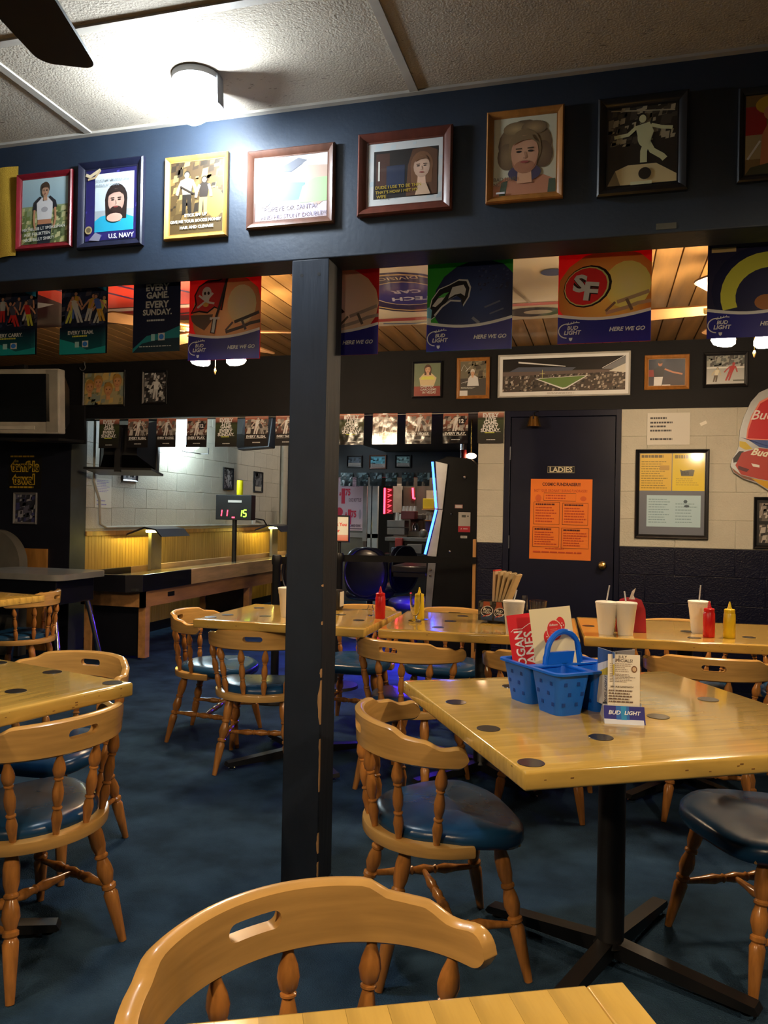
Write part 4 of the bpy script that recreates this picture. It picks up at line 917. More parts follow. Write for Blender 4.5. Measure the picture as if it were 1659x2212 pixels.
# ================================================================== banners behind the header
DB = DHB+.045; WHT = G(240, 240, 242); NVY = G(24, 24, 92)
def swoosh(p, col, bend=.06, y=.30):
    lo = [(i/12, y-bend*math.sin(PI*i/12)+.03*(i/12)) for i in range(13)]
    p.poly([(0, 0), (1, 0)]+[q_ for q_ in reversed(lo)], NVY); p.line(lo, .010, G(176, 196, 226)); p.line([(u, v-.006) for u, v in lo], .005, WHT)
def brand(p):
    a = p.w/p.h
    p.line([(.10+.09*math.cos(t), .135+.075*math.sin(t)) for t in [math.radians(x) for x in range(70, 290, 20)]], .0035, WHT)
    p.line([(.10, .20), (.2, .222), (.24, .218)], .003, WHT)
    for i in range(4): p.line([(.11+.03*i, .198+.006*i), (.12+.03*i, .225+.004*i)], .002, WHT)
    p.text('BUD', .165, .165, .12, WHT, shear=.2, bold=.03); p.text('LIGHT', .165, .115, .19, WHT, shear=.2, bold=.03); p.poly([(.125, .06), (.165, .06), (.16, .035), (.145, .025), (.13, .035)], G(170, 170, 190))
    p.text('HERE WE GO', .75, .135, .38, WHT, shear=.25, bold=.035)
def helmet_bars(p, c1=G(90, 88, 84), c2=G(60, 58, 58)):
    p.line([(.98, .52), (.78, .46), (.64, .42)], .012, c1); p.line([(1, .42), (.86, .40), (.74, .36), (.52, .31)], .012, c1); p.line([(.74, .45), (.80, .33)], .010, c2); p.line([(.62, .42), (.52, .33)], .008, c2)
def b_bucs(p):
    p.rect(0, 0, 1, 1, G(168, 26, 30)); p.ell(.56, .50, .52, .46, G(120, 100, 60), G(190, 164, 110)); p.ell(.74, .62, .2, .22, G(196, 172, 120), G(216, 196, 140)); helmet_bars(p, G(50, 48, 46))
    p.poly([(.10, .40), (.22, .34), (.32, .44), (.34, .52), (.02, .52), (.04, .45)], G(70, 62, 54)); R_ = G(176, 34, 36)
    fl = [(.54, .95), (.42, .90), (.26, .90), (.14, .84), (.08, .74), (.10, .64), (.03, .54), (.14, .56), (.26, .54), (.36, .60), (.46, .56)]; p.poly(fl, G(30, 26, 28)); p.poly([(u*.96+.012, v*.965+.03) for u, v in fl], R_); p.line(fl+[fl[0]], .006, G(20, 16, 18))
    p.ell(.25, .76, .068, .075, WHT); p.poly([(.21, .71), (.29, .71), (.28, .665), (.22, .665)], WHT)
    for u in (.225, .275): p.ell(u, .76, .017, .02, G(30, 26, 28), n=8)
    p.line([(.12, .60), (.22, .66), (.34, .76)], .008, G(214, 210, 206)); p.line([(.36, .64), (.26, .66), (.14, .74)], .008, G(214, 210, 206)); p.ell(.24, .63, .04, .025, G(210, 120, 60))
    p.line([(.55, .96), (.44, .62), (.38, .46)], .010, G(40, 34, 34)); p.line([(.30, .47), (.44, .47)], .010, WHT); p.line([(.37, .46), (.34, .30)], .020, G(30, 26, 28)); p.line([(.37, .46), (.345, .31)], .012, WHT)
    swoosh(p, NVY); brand(p)
def b_cards(p):
    p.rect(0, 0, 1, 1, G(120, 20, 22)); p.ell(.42, .55, .58, .42, G(150, 136, 110), G(206, 192, 156)); helmet_bars(p, G(110, 104, 98), G(70, 64, 60)); p.poly([(.28, .62), (.46, .58), (.58, .47), (.44, .42), (.3, .40)], G(40, 26, 24)); p.poly([(.30, .60), (.44, .56), (.54, .48), (.42, .44), (.32, .43)], G(190, 104, 56)); p.poly([(.05, .66), (.3, .66), (.4, .52), (.3, .40), (.05, .42)], G(150, 26, 30))
    swoosh(p, NVY); brand(p)
def b_hawks(p):
    p.rect(0, 0, 1, 1, G(34, 108, 32), G(28, 92, 28)); p.ell(.62, .50, .55, .44, G(20, 26, 56), G(34, 48, 92)); p.crowd(.6, .62, .98, .88, 50, [G(40, 46, 78), G(24, 28, 52)], .012, 9)
    k = G(16, 16, 22); ol = [(.00, .36), (.05, .55), (.14, .66), (.26, .70), (.38, .75), (.48, .74), (.52, .66), (.50, .56), (.43, .46), (.42, .54), (.36, .58), (.26, .54), (.16, .44), (.09, .36), (.04, .33)]
    p.poly(ol, WHT); p.poly([(.23+(u-.23)*.93, .55+(v-.55)*.92) for u, v in ol], k); p.poly([(.25, .55), (.30, .67), (.43, .69), (.46, .64), (.445, .57), (.40, .60), (.33, .59)], G(206, 200, 186)); p.poly([(.06, .48), (.13, .56), (.22, .58), (.17, .52), (.10, .47)], WHT); p.poly([(.13, .57), (.2, .61), (.26, .62), (.2, .565)], G(60, 130, 60)); p.line([(.09, .38), (.18, .47), (.28, .53), (.40, .52)], .006, WHT); p.poly([(0, .33), (.05, .33), (.06, .44), (.02, .47), (0, .46)], G(84, 130, 196)); p.poly([(0, .30), (.05, .31), (.05, .35), (0, .36)], WHT)
    p.line([(.68, .44), (.86, .50)], .006, G(70, 74, 96)); p.line([(.74, .37), (.9, .42)], .005, G(70, 74, 96)); p.line([(.54, .34), (.62, .28)], .010, G(90, 94, 110))
    swoosh(p, NVY); brand(p)
def b_niners(p):
    p.rect(0, 0, 1, 1, G(160, 22, 26)); p.ell(.58, .52, .60, .46, G(120, 88, 36), G(196, 160, 76)); p.ell(.75, .60, .25, .25, G(200, 164, 84), G(220, 186, 110)); helmet_bars(p, G(120, 104, 84), G(84, 70, 58))
    p.ell(.32, .60, .27, .215, G(24, 18, 16), rot=.45); p.ell(.31, .60, .25, .20, G(214, 176, 96), rot=.45); p.ell(.305, .60, .235, .19, G(184, 30, 34), rot=.45)
    for c_, b_ in ((G(30, 16, 16), .09), (WHT, .035)): p.text('S', .24, .635, .15, c_, height=.19, bold=b_, rot=-.12); p.text('F', .36, .545, .15, c_, height=.20, bold=b_, rot=-.12)
    swoosh(p, NVY); brand(p)
def b_rams(p):
    p.rect(0, 0, 1, 1, G(24, 24, 46)); p.ell(.62, .50, .58, .46, G(16, 18, 44), G(26, 30, 62)); 
    arc = [(.64+.50*math.cos(t), .44+.44*math.sin(t)) for t in [math.radians(x) for x in range(200, 20, -12)]]; inn = [(.66+.36*math.cos(t), .42+.30*math.sin(t)) for t in [math.radians(x) for x in range(20, 201, 12)]]
    p.poly(arc+inn, G(206, 152, 56)); p.ell(.62, .36, .12, .08, G(120, 76, 40)); p.rect(.04, .90, .3, .95, G(150, 130, 90)); swoosh(p, NVY); brand(p)
def crowdpic(p, seed, cols):
    p.rect(0, .38, 1, 1, G(20, 24, 40), G(34, 40, 60)); p.crowd(0, .40, 1, .97, 60, [G(40, 46, 70), G(26, 30, 46), G(66, 60, 70)], .06, seed)
    r_ = random.Random(seed)
    for i in range(6): p.person(.12+.15*i+.05*r_.random(), .40+.12*r_.random(), .38, G(150, 110, 90), r_.choice(cols), r_.choice(cols+[G(190, 180, 170)]), G(40, 36, 40), r_.uniform(-.5, .5), r_.uniform(.3, .9))
def b_every(word, seed, cols):
    def f(p):
        p.rect(0, 0, 1, 1, G(12, 14, 24), G(18, 22, 34)); crowdpic(p, seed, cols); p.rect(0, 0, 1, .38, G(16, 70, 76), G(14, 18, 34)); p.poly([(0, 0), (1, 0), (1, .10), (.6, .05), (.3, .16), (0, .22)], G(22, 110, 112)); p.poly([(.7, 1), (1, 1), (1, .86), (.8, .92)], G(30, 90, 120))
        p.text(word, .46, .30, .56, WHT, bold=.03); p.dashes(.28, .235, .68, .262, 1, G(176, 168, 60), .8); p.rect(.34, .09, .43, .17, G(120, 150, 150)); p.rect(.50, .09, .63, .18, G(214, 222, 226)); p.ell(.56, .135, .05, .035, G(40, 90, 150)); return p
    return f
def b_sunday(p):
    p.rect(0, 0, 1, 1, G(14, 18, 38), G(20, 26, 52)); p.poly([(0, .05), (.3, .22), (.7, .26), (1, .34), (1, .1), (0, 0)], G(22, 96, 104)); p.poly([(0, 0), (1, 0), (1, .18), (.6, .17), (.2, .12)], G(16, 34, 46))
    for w_, v, wd in (('EVERY', .87, .50), ('GAME.', .765, .48), ('EVERY', .64, .50), ('SUNDAY.', .535, .62)): p.text(w_, .52, v, wd, WHT, bold=.04)
    p.dashes(.3, .41, .72, .44, 1, G(150, 160, 170), .8); p.rect(.40, .15, .48, .24, G(120, 150, 160)); p.rect(.55, .15, .69, .25, G(214, 222, 226)); p.ell(.62, .20, .05, .035, G(40, 90, 150)); p.dashes(.15, .06, .9, .09, 1, G(150, 160, 170), .4)
def banner(label, L, R, T, B, draw, base, top=None, rot=0.0, D=DB):
    x0, x1, z0, z1 = rectD(L, R, T, B, D); z1 = max(z1, ZHB+.012)
    return sheet('banner', label, 'banner', (x0, x1, z0, z1), D, draw, base, PRINTS, group='football banners under the header', off=0, rot=rot, gain=2.6)
cw1 = [G(200, 196, 200), G(150, 40, 40), G(60, 60, 74), G(190, 150, 60)]; cw2 = [G(200, 120, 50), G(214, 190, 70), G(60, 80, 140), G(190, 190, 196)]
banner('dark football banner reading EVERY CARRY at the left edge', -24, 80, 626, 768, b_every('EVERY CARRY.', 4, cw1), G(16, 18, 30))
banner('teal edged football banner reading EVERY TEAM', 133, 232, 612, 765, b_every('EVERY TEAM.', 9, cw2), G(16, 18, 30))
banner('dark blue banner reading EVERY GAME EVERY SUNDAY', 288, 389, 600, 760, b_sunday, G(16, 18, 30))
banner('red and bronze helmet banner with a skull flag', 409, 563, 586, 777, b_bucs, G(160, 26, 30))
banner('pale helmet banner half hidden behind the timber post', 648, 818, 570, 768, b_cards, G(120, 24, 26))
banner('green banner with a dark blue bird helmet', 923, 1107, 550, 757, b_hawks, G(30, 100, 30))
banner('red and gold helmet banner with an oval emblem', 1206, 1407, 535, 740, b_niners, G(150, 22, 26))
banner('dark helmet banner with a gold curl at the right edge', 1528, 1735, 520, 728, b_rams, G(24, 24, 44))

# ================================================================== pictures high on the door wall
def d_caric(p):
    p.rect(0, 0, 1, 1, G(150, 140, 104)); p.crowd(0, 0, 1, 1, 50, [G(120, 130, 120), G(176, 150, 90), G(110, 110, 80)], .06, 3)
    for u, v in ((.14, .55), (.36, .68), (.62, .45), (.85, .7)): face(p, u, v, .095, G(186, 136, 92), G(150, 110, 50), None, False)
def d_bw(p): p.rect(0, 0, 1, 1, G(44, 44, 48)); p.crowd(0, 0, 1, 1, 90, [G(90, 90, 94), G(30, 30, 34), G(150, 150, 150), G(190, 190, 190)], .06, 12); p.person(.5, .12, .7, G(190, 188, 186), G(206, 206, 206), G(190, 190, 190), G(60, 60, 60), .1, .8)
def d_woman(p):
    p.rect(0, 0, 1, 1, G(96, 108, 84)); p.rect(0, 0, 1, .3, G(120, 40, 36)); p.poly([(.25, .3), (.75, .3), (.85, .55), (.62, .72), (.4, .72), (.2, .55)], G(214, 176, 136)); p.poly([(.25, .5), (.8, .5), (.72, .6), (.3, .6)], G(220, 200, 90)); face(p, .52, .80, .10, G(210, 160, 130), G(74, 50, 38)); T = G(220, 206, 190)
    p.text('CHIPPER', .5, .29, .5, T); p.text('GARDGEMS', .55, .2, .6, T); p.text('IN VEGAS', .58, .11, .5, T)
def d_man(p): p.rect(0, 0, 1, 1, G(60, 58, 54)); p.rect(0, .5, 1, 1, G(96, 92, 76)); p.crowd(.3, .45, 1, 1, 40, [G(70, 66, 56), G(120, 112, 90)], .06, 6); p.poly([(.28, .28), (.72, .28), (.68, .52), (.56, .58), (.4, .58), (.32, .5)], G(226, 226, 224)); face(p, .48, .64, .07, G(206, 160, 130), G(190, 184, 176), None, False); p.line([(.05, .72), (.15, .9), (.3, .74), (.2, .68), (.4, .84)], .003, G(226, 224, 220)); p.line([(.05, .36), (.3, .42), (.2, .36)], .003, G(226, 224, 220)); p.rect(0, 0, .3, .15, G(224, 222, 216)); p.dashes(.05, .2, .6, .25, 2, G(190, 188, 180), .5)
def d_stad(p):
    p.rect(0, 0, 1, 1, G(206, 204, 198)); p.rect(.025, .10, .975, .93, G(20, 20, 22)); p.rect(.025, .11, .975, .62, G(62, 56, 52)); p.crowd(.025, .11, .975, .58, 420, [G(90, 84, 78), G(40, 38, 38), G(126, 116, 104), G(66, 54, 50), G(160, 152, 144)], .008, 21); p.poly([(.15, .72), (.6, .68), (.56, .58), (.06, .58)], G(70, 76, 90)); p.poly([(.15, .86), (.52, .72), (.52, .70), (.15, .82)], G(196, 200, 206))
    p.poly([(.025, .60), (.975, .60), (.975, .54), (.025, .50)], G(92, 80, 76)); p.poly([(.28, .42), (.70, .48), (.53, .16), (.50, .14)], G(206, 210, 196)); p.poly([(.30, .415), (.68, .465), (.525, .19), (.50, .18)], G(92, 116, 62)); p.line([(.34, .42), (.34, .64)], .0025, G(220, 214, 120)); p.line([(.32, .54), (.36, .55)], .0025, G(220, 214, 120))
    p.poly([(.80, .62), (.975, .92), (.975, .60)], G(110, 112, 116)); p.line([(.80, .64), (.97, .93)], .004, G(214, 216, 220)); p.poly([(.85, .56), (.975, .74), (.975, .52)], G(190, 186, 176)); p.dashes(.38, .03, .60, .07, 2, G(120, 116, 110), .4)
def d_ball(p): p.rect(0, 0, 1, 1, G(34, 40, 56)); p.rect(0, .35, .3, .6, G(120, 36, 36)); p.poly([(.15, 0), (.36, 0), (.4, .34), (.16, .34)], G(206, 200, 196)); p.poly([(.16, .34), (.4, .34), (.46, .66), (.3, .74), (.14, .6)], G(30, 30, 36)); p.ell(.32, .82, .06, .1, G(170, 116, 90)); p.ell(.32, .88, .065, .06, G(24, 24, 30)); p.line([(.44, .62), (.66, .50), (.92, .42)], .012, G(176, 120, 92)); p.rect(.38, .0, .6, .05, G(220, 214, 200))
def d_hockey(p): p.rect(0, 0, 1, 1, G(170, 172, 172), G(120, 124, 120)); p.crowd(0, .62, 1, 1, 70, [G(80, 86, 84), G(130, 132, 124), G(60, 60, 60)], .05, 3); p.rect(0, .55, 1, .6, G(200, 200, 190)); p.person(.55, .12, .62, G(150, 60, 60), G(160, 44, 48), G(150, 50, 54), G(150, 40, 44), .35, .8); p.person(.22, .08, .5, G(170, 160, 130), G(196, 190, 170), G(70, 66, 60), G(50, 50, 46), .2, .6); p.rect(.7, .1, 1, .14, G(60, 70, 64))
GRP = 'framed pictures high on the door wall'
picture('framed_picture', 'framed coloured drawing of four smiling faces above the shuffleboard opening', 'picture', rectD(180, 272, 801, 879, DW), DW, F_BLACK, .02, .02, d_caric, group=GRP, gain=1.4)
picture('framed_picture', 'small dark framed black and white action photo above the small pennants', 'picture', rectD(309, 363, 801, 874, DW), DW, F_BLACK, .02, .02, d_bw, group=GRP)
picture('framed_picture', 'black framed snapshot of a woman in a yellow top', 'picture', rectD(891, 956, 781, 860, DW), DW, F_BLACK, .016, .02, d_woman, group=GRP, gain=1.5)
picture('framed_picture', 'oak framed signed photo of a man in a white shirt', 'picture', rectD(987, 1058, 773, 862, DW), DW, F_OAK, .028, .02, d_man, group=GRP, gain=1.5)
picture('framed_picture', 'wide white framed panorama of a football stadium at night', 'picture', rectD(1076, 1362, 763, 857, DW), DW, F_WHITE, .014, .018, d_stad, group=GRP, gain=1.5)
picture('framed_picture', 'oak framed photo of a baseball pitcher', 'picture', rectD(1392, 1489, 767, 842, DW), DW, F_OAK, .03, .02, d_ball, group=GRP, gain=1.5)
picture('framed_picture', 'black framed ice hockey photo left of the right ceiling fan', 'picture', rectD(1518, 1616, 761, 837, DW), DW, F_BLACK, .026, .02, d_hockey, group=GRP, gain=1.5)

# ================================================================== small pennants over the opening
def pn_live(p):
    p.rect(0, 0, 1, 1, G(22, 20, 20), G(44, 52, 30)); p.rect(0, .25, 1, .75, G(24, 26, 22), G(52, 62, 34)); p.rect(0, .82, 1, 1, G(84, 44, 40), G(176, 120, 100)); T = G(236, 232, 200)
    for w_, v, wd in (('EVERY', .90, .62), ('LIVE', .79, .40), ('GAME.', .67, .54), ('EVERY', .53, .60), ('SUNDAY.', .41, .76)): p.text(w_, .5, v, wd, T, bold=.04)
    p.dashes(.28, .32, .74, .345, 1, G(190, 196, 70), .9); p.dashes(.35, .08, .75, .13, 1, G(170, 170, 170), .6)
def pn_word(word, seed, num=None):
    def f(p):
        p.rect(0, 0, 1, 1, G(22, 18, 18)); p.rect(0, .38, 1, 1, G(36, 30, 30), G(150, 90, 74)); p.crowd(0, .42, 1, .9, 50, [G(90, 84, 80), G(44, 40, 40), G(130, 124, 118), G(170, 164, 158)], .07, seed); p.person(.45, .40, .56, G(176, 160, 150), G(206, 202, 198), G(190, 186, 184), G(90, 84, 80), .2, .9); p.person(.78, .40, .42, G(150, 140, 132), G(60, 58, 60), G(140, 136, 134), G(40, 38, 38), -.3, .7)
        if num: p.rect(.62, .62, .86, .84, G(26, 26, 34)); p.text(num, .74, .73, .18, WHT, bold=.04)
        p.rect(0, 0, 1, .40, G(14, 12, 14)); p.text(word, .5, .32, .84, WHT, bold=.035); p.line([(.06, .255), (.94, .27)], .002, G(180, 176, 170)); p.dashes(.35, .10, .75, .15, 1, G(170, 170, 170), .6)
    return f
DP = DW-.02; PN = [(214, 257, 905, 968, 0), (276, 320, 904, 967, 1), (338, 380, 903, 966, 2), (403, 447, 903, 966, 3), (465, 512, 901, 965, 0), (529, 579, 899, 964, 1), (595, 640, 898, 963, 2), (733, 786, 894, 961, 0), (805, 858, 893, 960, 1), (876, 932, 892, 959, 2), (957, 1011, 892, 958, 3), (1032, 1088, 890, 957, 0)]
DR = [pn_live, pn_word('EVERY RUSH.', 3), pn_word('EVERY TACKLE.', 5), pn_word('EVERY PLAY.', 8, '12')]; KND = ['live game', 'rush', 'tackle', 'play']
PL = ['green live game pennant in front of the black hanging television, left end of the string', 'pennant reading EVERY RUSH in front of the black hanging television', 'pennant reading EVERY TACKLE left of the bright fluorescent light', 'pennant with player number 12 in front of the bright fluorescent light', 'green live game pennant over the pale block wall', 'pennant reading EVERY RUSH in front of the second hanging television', 'pennant reading EVERY TACKLE touching the left side of the timber post', 'crinkled green live game pennant touching the right side of the timber post', 'crinkled shining pennant under the snapshot of the woman', 'crinkled pennant reading EVERY TACKLE under the gap before the oak frame', 'crinkled pennant with player number 12 left of the last green pennant', 'green live game pennant on the cream block column beside the navy door']
for i, (L, R, T, B, k_) in enumerate(PN):
    x0, x1, z0, z1 = rectD(L, R, T, B, DP)
    sheet('pennant', PL[i], 'pennant', (x0, x1, z0, z1), DP, DR[k_], G(22, 20, 20), PRINTW if 6 < i < 11 else PRINT, group='small pennants strung over the opening', off=0, gain=1.5, lean=math.radians(-2))
a = onD(205, 906, DP); c = onD(1090, 891, DP); q = MB(); q.tube([a, (a+c)/2+Vector((0, 0, -.004)), c], .002, 6); tag(q.build('pennant_string', WHITEP), 'thin string carrying the small pennants', 'string')

# ================================================================== door wall: door notices and boards
rL = rectD(1182, 1242, 1007, 1022, DW+.012)
sheet('door_sign', 'small black door sign reading LADIES', 'sign', rL, DW+.012, lambda p: (p.rect(0, 0, 1, 1, G(20, 20, 22)), p.frame(.02, .06, .98, .94, .0022, G(190, 180, 150)), p.text('LADIES', .5, .5, .82, G(206, 196, 166), bold=.03)), G(20, 20, 22))
def d_orange(p):
    p.rect(0, 0, 1, 1, G(238, 110, 28)); K = G(70, 20, 12); M_ = G(170, 60, 16); p.text('COSMIC FUNDRAISER!!!', .5, .935, .62, K, height=.042, bold=.04); p.text('NOT YOUR ORDINARY BORING FUNDRAISER!', .49, .855, .86, M_, height=.036)
    p.frame(.22, .73, .74, .825, .003, K); p.dashes(.25, .745, .70, .81, 2, M_, .5); p.ell(.13, .76, .05, .045, G(190, 84, 24)); p.ell(.86, .76, .05, .03, G(190, 84, 24))
    for u0, v0, u1, v1 in ((.06, .435, .48, .71), (.53, .435, .94, .705), (.05, .155, .48, .40), (.52, .145, .96, .395)): p.frame(u0, v0, u1, v1, .003, K); p.dashes(u0+.03, v0+.02, u1-.02, v1-.05, 6, M_, .45); p.dashes(u0+.03, v1-.04, u1-.05, v1-.012, 1, K, .7)
    p.dashes(.26, .125, .72, .145, 1, M_, .6); p.dashes(.06, .075, .95, .105, 1, M_, .6)
sheet('flyer', 'bright orange fundraiser flyer taped on the navy door', 'flyer', rectD(1145, 1278, 1035, 1209, DW+.012), DW+.012, d_orange, G(236, 108, 30), gain=1.25, rot=math.radians(.3))
# brass bell hung over the door
bp_ = onD(1153, 922, DW-.05); bt = thing('brass_bell', 'brass cow bell hanging over the navy door', 'bell', (bp_.x, DW-.05, bp_.z))
q = MB(); q.lathe((0, 0, 0), (0, 0, .085), [(0, .058), (.08, .055), (.6, .042), (.9, .034), (1, .02), (1, .0), (.9, .0)], 4 if False else 16); q.build('bell_body', BRASS, bt)
q = MB(); q.tube([(0, 0, .08), (.005, .02, .11), (.03, .05, .125)], .004, 8); q.build('bell_strap', BLACKP, bt)
q = MB(); q.box((0, -.041, .066), (.012, .006, .016)); q.build('strap_slot', BLACKP, bt)
# paper notices and framed board on the cream blocks
def d_notice(p): p.rect(0, 0, 1, 1, G(214, 210, 200)); K = G(70, 68, 70); [p.dashes(.07, v, .62, v+.075, 1, K, .75, random.Random(i)) for i, v in enumerate((.80, .66, .54, .41))]; p.dashes(.07, .14, .70, .215, 1, K, .8, random.Random(9))
sheet('notice', 'white paper notice in a plastic sleeve above the framed menu board', 'notice', rectD(1398, 1490, 892, 961, DW), DW, d_notice, G(214, 210, 200), PRINT, off=.006)
sheet('sticker', 'tiny white sticker slanted on the cream blocks right of the notice', 'sticker', rectD(1512, 1527, 911, 918, DW), DW, lambda p: p.rect(0, 0, 1, 1, G(232, 228, 216)), G(230, 226, 214), rot=math.radians(-25))
def d_board(p):
    p.rect(0, 0, 1, 1, G(104, 110, 124)); p.rect(.0, .54, .495, 1, G(226, 186, 62)); p.rect(.505, .54, 1, 1, G(240, 204, 36)); K = G(150, 124, 40)
    p.dashes(.03, .94, .45, .98, 1, G(110, 90, 40), .8); p.dashes(.03, .56, .46, .91, 12, K, .35); p.rect(.31, .79, .46, .85, G(190, 150, 60)); p.dashes(.54, .93, .97, .98, 1, G(130, 110, 30), .8); p.dashes(.56, .60, .95, .70, 4, G(190, 160, 40), .35)
    p.poly([(.62, .80), (.66, .785), (.80, .80), (.84, .79), (.82, .72), (.64, .72)], G(96, 92, 74)); p.dashes(.64, .735, .82, .78, 2, G(30, 30, 30), .6); p.rect(.12, .10, .94, .485, G(176, 206, 220)); p.dashes(.15, .14, .50, .45, 10, G(130, 160, 176), .35); p.dashes(.56, .14, .90, .40, 7, G(140, 168, 184), .35); p.ell(.71, .41, .03, .02, G(70, 90, 104)); p.ell(.73, .355, .04, .015, G(60, 80, 96))
picture('menu_board', 'black framed board with yellow and pale blue sheets on the cream blocks', 'notice board', rectD(1372, 1531, 971, 1164, DW), DW, F_BLACK, .03, .024, d_board)
def d_two(p): p.rect(0, 0, 1, 1, G(20, 20, 22)); [(p.rect(.06, v, .94, v+.40, G(96, 90, 84)), p.crowd(.06, v, .94, v+.40, 60, [G(60, 56, 54), G(140, 132, 124), G(40, 36, 36), G(176, 168, 160)], .06, int(v*50))) for v in (.06, .54)]
picture('framed_picture', 'black framed pair of team photos low at the right edge', 'picture', rectD(1627, 1720, 1074, 1186, DW), DW, F_BLACK, .026, .024, d_two)
# race car sign at the right edge
S0 = rectD(1578, 1800, 838, 1062, DW)
sw_, sh_ = S0[1]-S0[0], S0[3]-S0[2]
sg = thing('car_sign', 'shaped tin beer sign with a red race car at the right edge', 'sign', ((S0[0]+S0[1])/2, DW-.03, (S0[2]+S0[3])/2))
def sxy(px, py): w_ = onD(px, py, DW-.03); return (w_.x-sg.location.x, w_.z-sg.location.z)
out = [sxy(*p) for p in ((1662, 838), (1640, 848), (1622, 868), (1607, 900), (1598, 930), (1596, 962), (1590, 978), (1581, 992), (1578, 1006), (1584, 1020), (1606, 1034), (1635, 1044), (1660, 1060), (1800, 1075), (1815, 1000), (1800, 900), (1740, 845))]
q = MB(); q.prism(out, -.008, .008); q.build('sign_plate', mat('silver_tin', (.35, .36, .37), .35, metal=.5), sg, smooth=0)
sp_ = Print(sw_, sh_, (0, 0, 0)); sp_.clip = False; sp_.v = []; sp_.f = []; sp_.c = []
def suv(px, py): a_, b_ = sxy(px, py); return (a_/sw_+.5, b_/sh_+.5)
sp_.poly([suv(*p) for p in ((1670, 852), (1640, 868), (1622, 900), (1614, 925), (1611, 950), (1700, 955), (1790, 950), (1790, 880))], G(232, 130, 110)); sp_.poly([suv(*p) for p in ((1670, 856), (1642, 872), (1626, 902), (1617, 928), (1614, 947), (1700, 951), (1780, 946), (1780, 885))], G(196, 10, 26))
sp_.poly([suv(*p) for p in ((1597, 944), (1612, 948), (1640, 966), (1680, 972), (1680, 952), (1614, 950))], G(60, 84, 150)); sp_.poly([suv(*p) for p in ((1597, 953), (1610, 955), (1625, 970), (1610, 972), (1597, 965))], G(206, 180, 60)); sp_.poly([suv(*p) for p in ((1583, 990), (1596, 975), (1606, 975), (1598, 996), (1584, 1000))], G(40, 38, 44))
sp_.poly([suv(*p) for p in ((1588, 1005), (1602, 978), (1640, 968), (1700, 975), (1790, 990), (1790, 1050), (1700, 1045), (1640, 1035), (1600, 1025))], G(176, 60, 54)); sp_.poly([suv(*p) for p in ((1580, 1010), (1600, 1026), (1640, 1037), (1640, 1043), (1606, 1033), (1585, 1020))], G(130, 84, 64)); sp_.poly([suv(*p) for p in ((1622, 1033), (1700, 1047), (1790, 1052), (1790, 1070), (1665, 1060), (1640, 1046))], G(206, 156, 30)); sp_.poly([suv(*p) for p in ((1594, 1006), (1618, 1014), (1612, 1020), (1594, 1014))], G(90, 36, 46)); sp_.poly([suv(*p) for p in ((1622, 1001), (1640, 1005), (1640, 1010), (1626, 1008))], G(230, 226, 220))
u_, v_ = suv(1690, 896); sp_.text('Budweiser', u_, v_, .62, G(236, 220, 214), shear=.4); u_, v_ = suv(1672, 982); sp_.text('Budweiser', u_, v_, .46, G(240, 228, 206), shear=.4, rot=-.15, bold=.03)
sp_.build('sign_print', PRINTG, sg, (0, -.009, 0))
# ================================================================== shuffleboard room
SX0, SX1, SY0, SY1, SZ = -4.42, -3.74, 5.80, 10.6, .745
BLKL = mat('black_laminate', (.008, .008, .012), .3, coat=.2)
sb = thing('shuffleboard_table', 'long wooden shuffleboard table with a black wrapped near end', 'game table', ((SX0+SX1)/2, SY0, 0))
hx = (SX1-SX0)/2; ln = SY1-SY0; wr = .92
for s in (-1, 1):
    q = MB(); q.box2((s*hx, .10, .60), (s*(hx-.03), wr, SZ), bev=.006); q.build('end_wrap', BLKL, sb)
    q = MB(); q.box2((s*hx, wr, .60), (s*(hx-.03), ln, SZ), bev=.006); q.build('side_rail', SHUFW, sb)
    q = MB(); q.tube([(s*(hx-.015), .1, .68), (s*(hx-.045), .03, .68)], .001, 4) if False else q.prism([(s*hx, .10), (s*(hx-.03), .10), (s*(hx-.10), .03), (s*(hx-.10), 0)] if s > 0 else [(s*hx, .10), (s*(hx-.10), 0), (s*(hx-.10), .03), (s*(hx-.03), .10)], .60, SZ, 'z'); q.build('corner_wrap', BLKL, sb)
q = MB(); q.box2((-hx+.10, 0, .60), (hx-.10, .03, SZ), bev=.006); q.build('end_wrap', BLKL, sb)
q = MB(); q.box2((-hx+.10, ln-.03, .60), (hx-.10, ln, SZ)); q.build('end_rail', SHUFW, sb)
q = MB(); q.box2((-hx+.02, .03, .61), (hx-.02, ln-.02, .63)); q.build('gutter', mat('gutter_carpet', (.03, .03, .03), .9), sb)
q = MB(); q.box2((-.20, .16, .63), (.20, ln-.16, .70), bev=.004); q.build('playfield', mat('playfield_maple', (.45, .35, .2), .2, coat=.6, grain=(30, 2, 30)), sb)
for s in (-1, 1):
    q = MB(); q.box2((s*(hx-.03), .16, .46), (s*(hx-.07), ln-.1, .60)); q.build('apron', SHUFA, sb)
q = MB(); q.box2((-hx+.03, .16, .46), (hx-.03, .20, .60)); q.build('apron', SHUFA, sb)
for yy in (.24, 2.3, 4.3):
    for s in (-1, 1): q = MB(); q.box2((s*(hx-.035), yy-.035, .02), (s*(hx-.105), yy+.035, .46), bev=.003); lg = q.build('leg', SHUFA, sb); w = MB(); w.lathe((s*(hx-.07), yy, 0), (s*(hx-.07), yy, .03), [(0, .028), (.5, .028), (.6, .01), (1, .01)], 12); w.build('leveling_foot', CHROME, lg)
    q = MB(); q.box2((-hx+.105, yy-.012, .03), (hx-.105, yy+.012, .46)); q.build('leg_panel', BLKL, sb)
q = MB(); q.box2((hx-.032, .55, .52), (hx-.026, .66, .56)); q.build('name_plate', BLACKP, sb)
